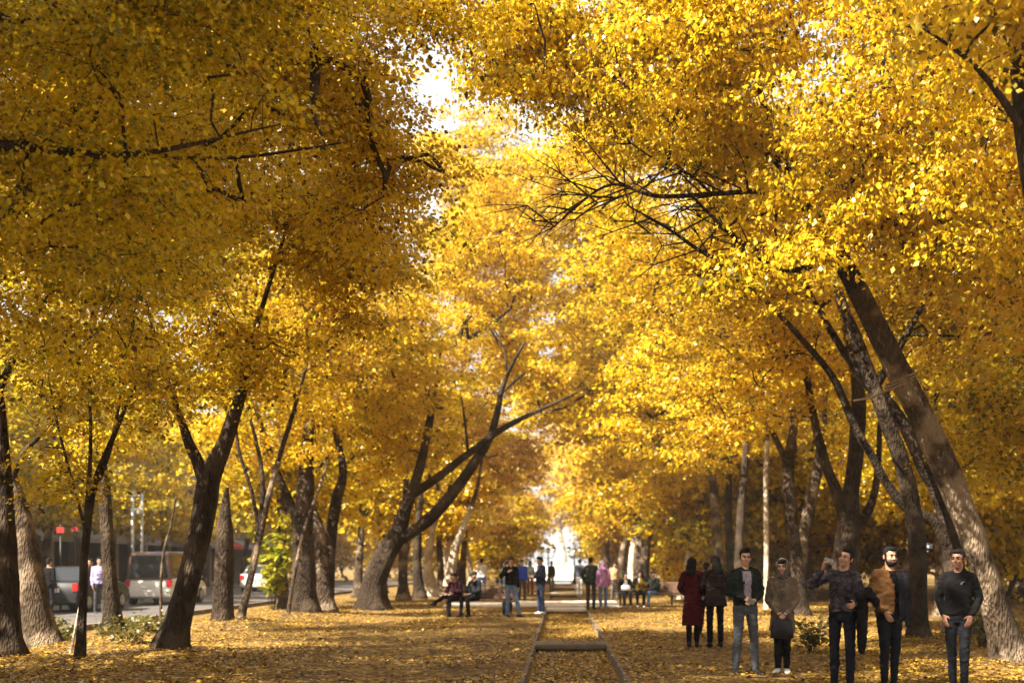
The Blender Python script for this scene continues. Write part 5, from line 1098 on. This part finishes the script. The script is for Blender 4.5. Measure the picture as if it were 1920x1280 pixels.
# ---- the couple seen from the back, and a third person before them
BK = dict(elb_l=(0.25, -0.04, 1.15), elb_r=(-0.25, -0.04, 1.15), wri_l=(0.17, -0.22, 1.02), wri_r=(-0.17, -0.22, 1.02))
person('person in a long dark red coat and black headscarf seen from the back', 1299, 26.3, 172, 1.66, dict(BK, head=(0.02, -0.05, 1.60), chest=(0.0, -0.01, 1.27), ank_l=(0.07, 0, 0.085), ank_r=(-0.08, 0.02, 0.085), knee_l=(0.075, 0, .49), knee_r=(-.08, 0, .49)),
       (-10, 18, 0), 'long', dict(m=red, th=0.045, flare=1.22, name='coat', vox=0.014), (black, 0.0), coat=0.52, fem=True, vox=0.011, seed=6)
person('person in a black brown coat seen from the back beside the red coat', 1341, 26.2, 188, 1.68, dict(BK, head=(-0.01, -0.04, 1.61), ank_l=(0.10, 0, 0.085), ank_r=(-0.10, 0.02, 0.085)),
       (10, 14, 0), 'long', dict(m=cloth('black_brown_coat', (0.022, 0.014, 0.014)), th=0.05, flare=1.12, name='coat', vox=0.014), (black, 0.004), coat=0.16, vox=0.011, seed=7, girth=1.05)
person('person in dark trousers half hidden between and beyond the pair seen from the back', 1324, 31.0, 160, 1.58, dict(ank_l=(0.16, 0, 0.085), ank_r=(-0.12, 0.02, 0.085)), (0, 10, 0), 'short', dict(m=darkgrey, th=0.04, name='coat', vox=0.016), (black, 0.004), coat=0.1, vox=0.011, seed=8)
# ---- seated pair on the bench left of the channel (seat top 0.47 m)
SEAT = dict(pelvis=(0, 0.03, 0.565), chest=(0, 0.06, 0.89), neck=(0, 0.03, 1.08), head=(0, -0.01, 1.245), hip_l=(0.09, 0.02, 0.555), hip_r=(-0.09, 0.02, 0.555), knee_l=(0.12, -0.42, 0.53), knee_r=(-0.12, -0.42, 0.53),
            ank_l=(0.12, -0.46, 0.085), ank_r=(-0.12, -0.46, 0.085), sho_l=(0.185, 0.04, 1.035), sho_r=(-0.185, 0.04, 1.035), elb_l=(0.25, -0.04, 0.77), elb_r=(-0.25, -0.04, 0.77), wri_l=(0.12, -0.25, 0.70), wri_r=(-0.12, -0.25, 0.70), hdir_l=(-0.5, -0.8, -0.1), hdir_r=(0.5, -0.8, -0.1), hn_l=(0, 0, -1), hn_r=(0, 0, -1))
def seated(lab, bench_o, dx, yaw, seed, **kw):
    pose = dict(SEAT); pose.update(kw.pop('pose', {})); H = kw.pop('H', 1.7)
    x = bench_o.location.x + dx; y = bench_o.location.y - 0.08
    return person(lab, 0, 0, yaw, H, pose, vox=0.011, seed=seed, xy=(x, y), z0=bench_o.location.z, **kw)
seated('person with a dark red striped jacket slumped on a bench with one leg crossed', BL, -0.62, -38, 20, head=(-20, 12, 0), hair='short',
       pose=dict(chest=(0.02, 0.0, 0.86), neck=(0.02, -0.07, 1.04), head=(0.02, -0.13, 1.19), sho_l=(0.195, -0.05, 1.0), sho_r=(-0.165, -0.05, 1.0), knee_r=(-0.10, -0.44, 0.60), ank_r=(-0.16, -0.80, 0.42), toe_r=(-0.25, -0.9, 0.25), elb_r=(-0.22, -0.18, 0.78), wri_r=(-0.08, -0.36, 0.70)),
       top=dict(m=mat_stripe('dark_striped_jacket', (0.012, 0.010, 0.018), (0.055, 0.009, 0.013), 5.0), th=0.035, vox=0.016), bottom=(black, 0.004))
seated('person in a dark cap and black jacket sitting beside the slumped companion', BL, -0.08, -42, 21, head=(-22, 4, 0), hair='cap',
       pose=dict(ank_l=(0.16, -0.40, 0.085), ank_r=(-0.05, -0.52, 0.085)), top=dict(m=cloth('black_blue_jacket', (0.016, 0.018, 0.028)), th=0.05, open=(0.04, olive, 'shirt', 0.8, 1.05), vox=0.016), bottom=(black, 0.006))
# ---- standing by the bench
person('person in a black padded jacket and blue jeans stepping away from the occupied bench', 958, 41.2, 25, 1.72, dict(ank_l=(0.20, -0.16, 0.085), knee_l=(0.15, -0.10, 0.49), ank_r=(-0.08, 0.08, 0.085), knee_r=(-0.09, 0.03, 0.49), elb_r=(-0.33, -0.02, 1.20), wri_r=(-0.2, -0.22, 1.32), toe_l=(0.5, -0.8, 0)),
       (-20, 12, 0), 'short', dict(m=black, th=0.055, hem=0.0, collar=True, vox=0.016), (blue_denim, 0.006), (0.03, 0.02, 0.02), vox=0.011, seed=22)
person('person in dark clothes mostly hidden behind the man in the black padded jacket', 951, 43.4, 15, 1.62, None, (0, 5, 0), M['scarfgrey'], dict(m=darkgrey, th=0.04, vox=0.016, name='coat'), (black, 0.006), coat=0.1, vox=0.011, seed=23, fem=True)
person('person in a navy jacket and white shoes standing at the kerb of the channel', 1014, 43.6, -62, 1.76, dict(elb_l=(0.23, 0.0, 1.14), elb_r=(-0.23, 0.0, 1.14), wri_l=(0.05, -0.26, 1.12), wri_r=(-0.06, -0.27, 1.12), hdir_l=(-0.4, -0.8, 0.2), hdir_r=(0.4, -0.8, 0.2), head=(0, -0.03, 1.62)),
       (0, 16, 0), 'tuft', dict(m=navy, th=0.045, hem=0.0, open=(0.03, whitec, 'shirt', 1.3, 1.5), vox=0.016), (cloth('dark_blue_denim', (0.03, 0.04, 0.08)), 0.004), (0.68, 0.67, 0.62), vox=0.011, seed=24)
# ---- right of the channel, walking away
person('person in a long dark jacket walking away next to the purple coat', 1108, 48.0, 176, 1.76, dict(ank_l=(0.10, -0.08, 0.085), ank_r=(-0.10, 0.10, 0.085), elb_l=(0.28, 0.02, 1.16)), (-12, 0, 0), 'short', dict(m=cloth('dark_grey_green_jacket', (0.035, 0.04, 0.036)), th=0.05, vox=0.016), (cloth('charcoal_trousers', (0.045, 0.045, 0.055)), 0.004), coat=0.02, vox=0.011, seed=25)
person('person in a purple pink hooded coat and blue jeans walking away', 1131, 47.8, 186, 1.60, dict(ank_l=(0.09, 0.06, 0.085), ank_r=(-0.09, -0.05, 0.085)), (15, 0, 0), purple, dict(m=purple, th=0.065, flare=1.1, name='coat', hood=True, vox=0.016, wr=0.016), (blue_denim, 0.004), (0.25, 0.22, 0.22), coat=0.12, vox=0.011, seed=26, fem=True)
# ---- the seated group on the right bench
seated('person sitting on the crowded bench with a white bag on the lap', BR, -0.74, 8, 27, head=(10, 8, 0), hair='long', H=1.62, top=dict(m=black, th=0.03, open=(0.05, whitec, 'shirt', 0.7, 1.05), vox=0.016), bottom=(darkgrey, 0.01), shoes=(0.5, 0.45, 0.42), fem=True)
seated('person with a white scarf on the crowded bench holding yellow leaves', BR, -0.22, 0, 28, head=(-5, 10, 0), hair='long', H=1.66, top=dict(m=black, th=0.045, open=(0.07, whitec, 'scarf', 0.85, 1.08), vox=0.016), bottom=(black, 0.006), shoes=(0.4, 0.36, 0.33), fem=True)
seated('person in a dark coat and blue jeans turned sideways on the crowded bench', BR, 0.30, -48, 29, head=(-15, 8, 0), hair='cap', pose=dict(chest=(0.0, 0.0, 0.87), neck=(0, -0.05, 1.05), head=(0, -0.10, 1.21), sho_l=(0.18, -0.03, 1.01), sho_r=(-0.18, -0.03, 1.01)), top=dict(m=cloth('green_black_coat', (0.02, 0.026, 0.024)), th=0.055, vox=0.016, name='coat'), bottom=(blue_denim, 0.006), coat=0.02)
c = Vector((BR.location.x - 0.74, BR.location.y - 0.36, 0.68)); root = empty('handbag', c, 0, 'white bag on the lap of a person on the crowded bench', 'handbag')
b = MB(); b.loft([[(hw * math.copysign(abs(math.cos(a)) ** 0.5, math.cos(a)), hd * math.copysign(abs(math.sin(a)) ** 0.5, math.sin(a)), z) for a in [2 * math.pi * k / 20 for k in range(20)]] for z, hw, hd in ((-0.09, 0.15, 0.05), (-0.08, 0.17, 0.07), (0.06, 0.16, 0.06), (0.10, 0.13, 0.02))]); b.build('body', whitec, root)
b = MB(); b.tube([(-0.09, 0, 0.08), (-0.06, 0, 0.16), (0.06, 0, 0.16), (0.09, 0, 0.08)], [0.009] * 4, 7); b.build('handle', whitec, root)
root = empty('leaf_bunch', Vector((BR.location.x - 0.2, BR.location.y - 0.42, 0.76)), 0, 'bunch of yellow leaves held by the person in the middle of the crowded bench', 'leaves')
rg = np.random.default_rng(77); V, t = leaf_quads(rg.normal(0, 0.05, (12, 3)), np.full(12, 0.07), 8, 0.11, rg, flat=0.8, pitch=20); link('leaves', quads_mesh('leaves', V, t), M['leaf_gold'], root)
b = MB(); b.cap((0, 0.03, -0.14), (0, 0, 0), 0.014, 0.012, 7); b.build('stalks', M['bark_mid'], root)
# ---- small figures farther off
FAR = 'walkers far along the avenue'
for lab, px, dd, yaw, H, top_, bot, hr, sh, seed in (
    ('person in a white shirt seen from the back beyond the bench with the slumped person', 903, 62, 175, 1.74, whitec, blue_denim, 'short', (0.05,) * 3, 30),
    ('person in a bright blue jacket walking beyond the man in blue jeans', 979, 58, 20, 1.70, bluec, darkgrey, 'short', (0.05,) * 3, 31),
    ('person in a pale blue top and rust skirt far behind the navy jacket', 994, 70, 10, 1.66, cloth('pale_blue_top', (0.42, 0.55, 0.58)), cloth('rust_skirt', (0.25, 0.08, 0.04)), 'long', (0.05,) * 3, 32),
    ('person in dark grey far off at the foot of a lamp post', 1034, 78, -30, 1.66, darkgrey, greyc, 'short', (0.1,) * 3, 33),
    ('person in a slate jacket and white trousers far along the channel', 1087, 66, 160, 1.74, cloth('slate_jacket', (0.06, 0.065, 0.09)), whitec, 'short', (0.4,) * 3, 34),
    ('person in tan clothes standing behind the crowded bench', 1152, 60, 20, 1.62, tan, greyc, 'long', (0.1,) * 3, 35),
    ('person in a black top far off behind the empty end of the crowded bench', 1252, 74, 10, 1.72, black, tan, 'short', (0.1,) * 3, 36),
    ('person in a lilac shirt standing by the street beyond the thin young tree', 186, 44, 30, 1.74, lilac, darkgrey, 'short', (0.05,) * 3, 37),
    ('person in a cream shirt standing by the street next to the lilac shirt', 170, 46, -30, 1.70, cloth('cream_shirt', (0.55, 0.45, 0.36)), black, 'short', (0.05,) * 3, 38),
    ('person in black by the street in front of the parked black car', 92, 41, 160, 1.70, black, blackdenim, 'short', (0.05,) * 3, 39)):
    person(lab, px, dd, yaw, H, dict(ank_l=(0.10, -0.07, 0.085), ank_r=(-0.10, 0.08, 0.085)), (0, 5, 0), hr, dict(m=top_, th=0.035, vox=0.018), (bot, 0.006), sh, vox=0.013, seed=seed)
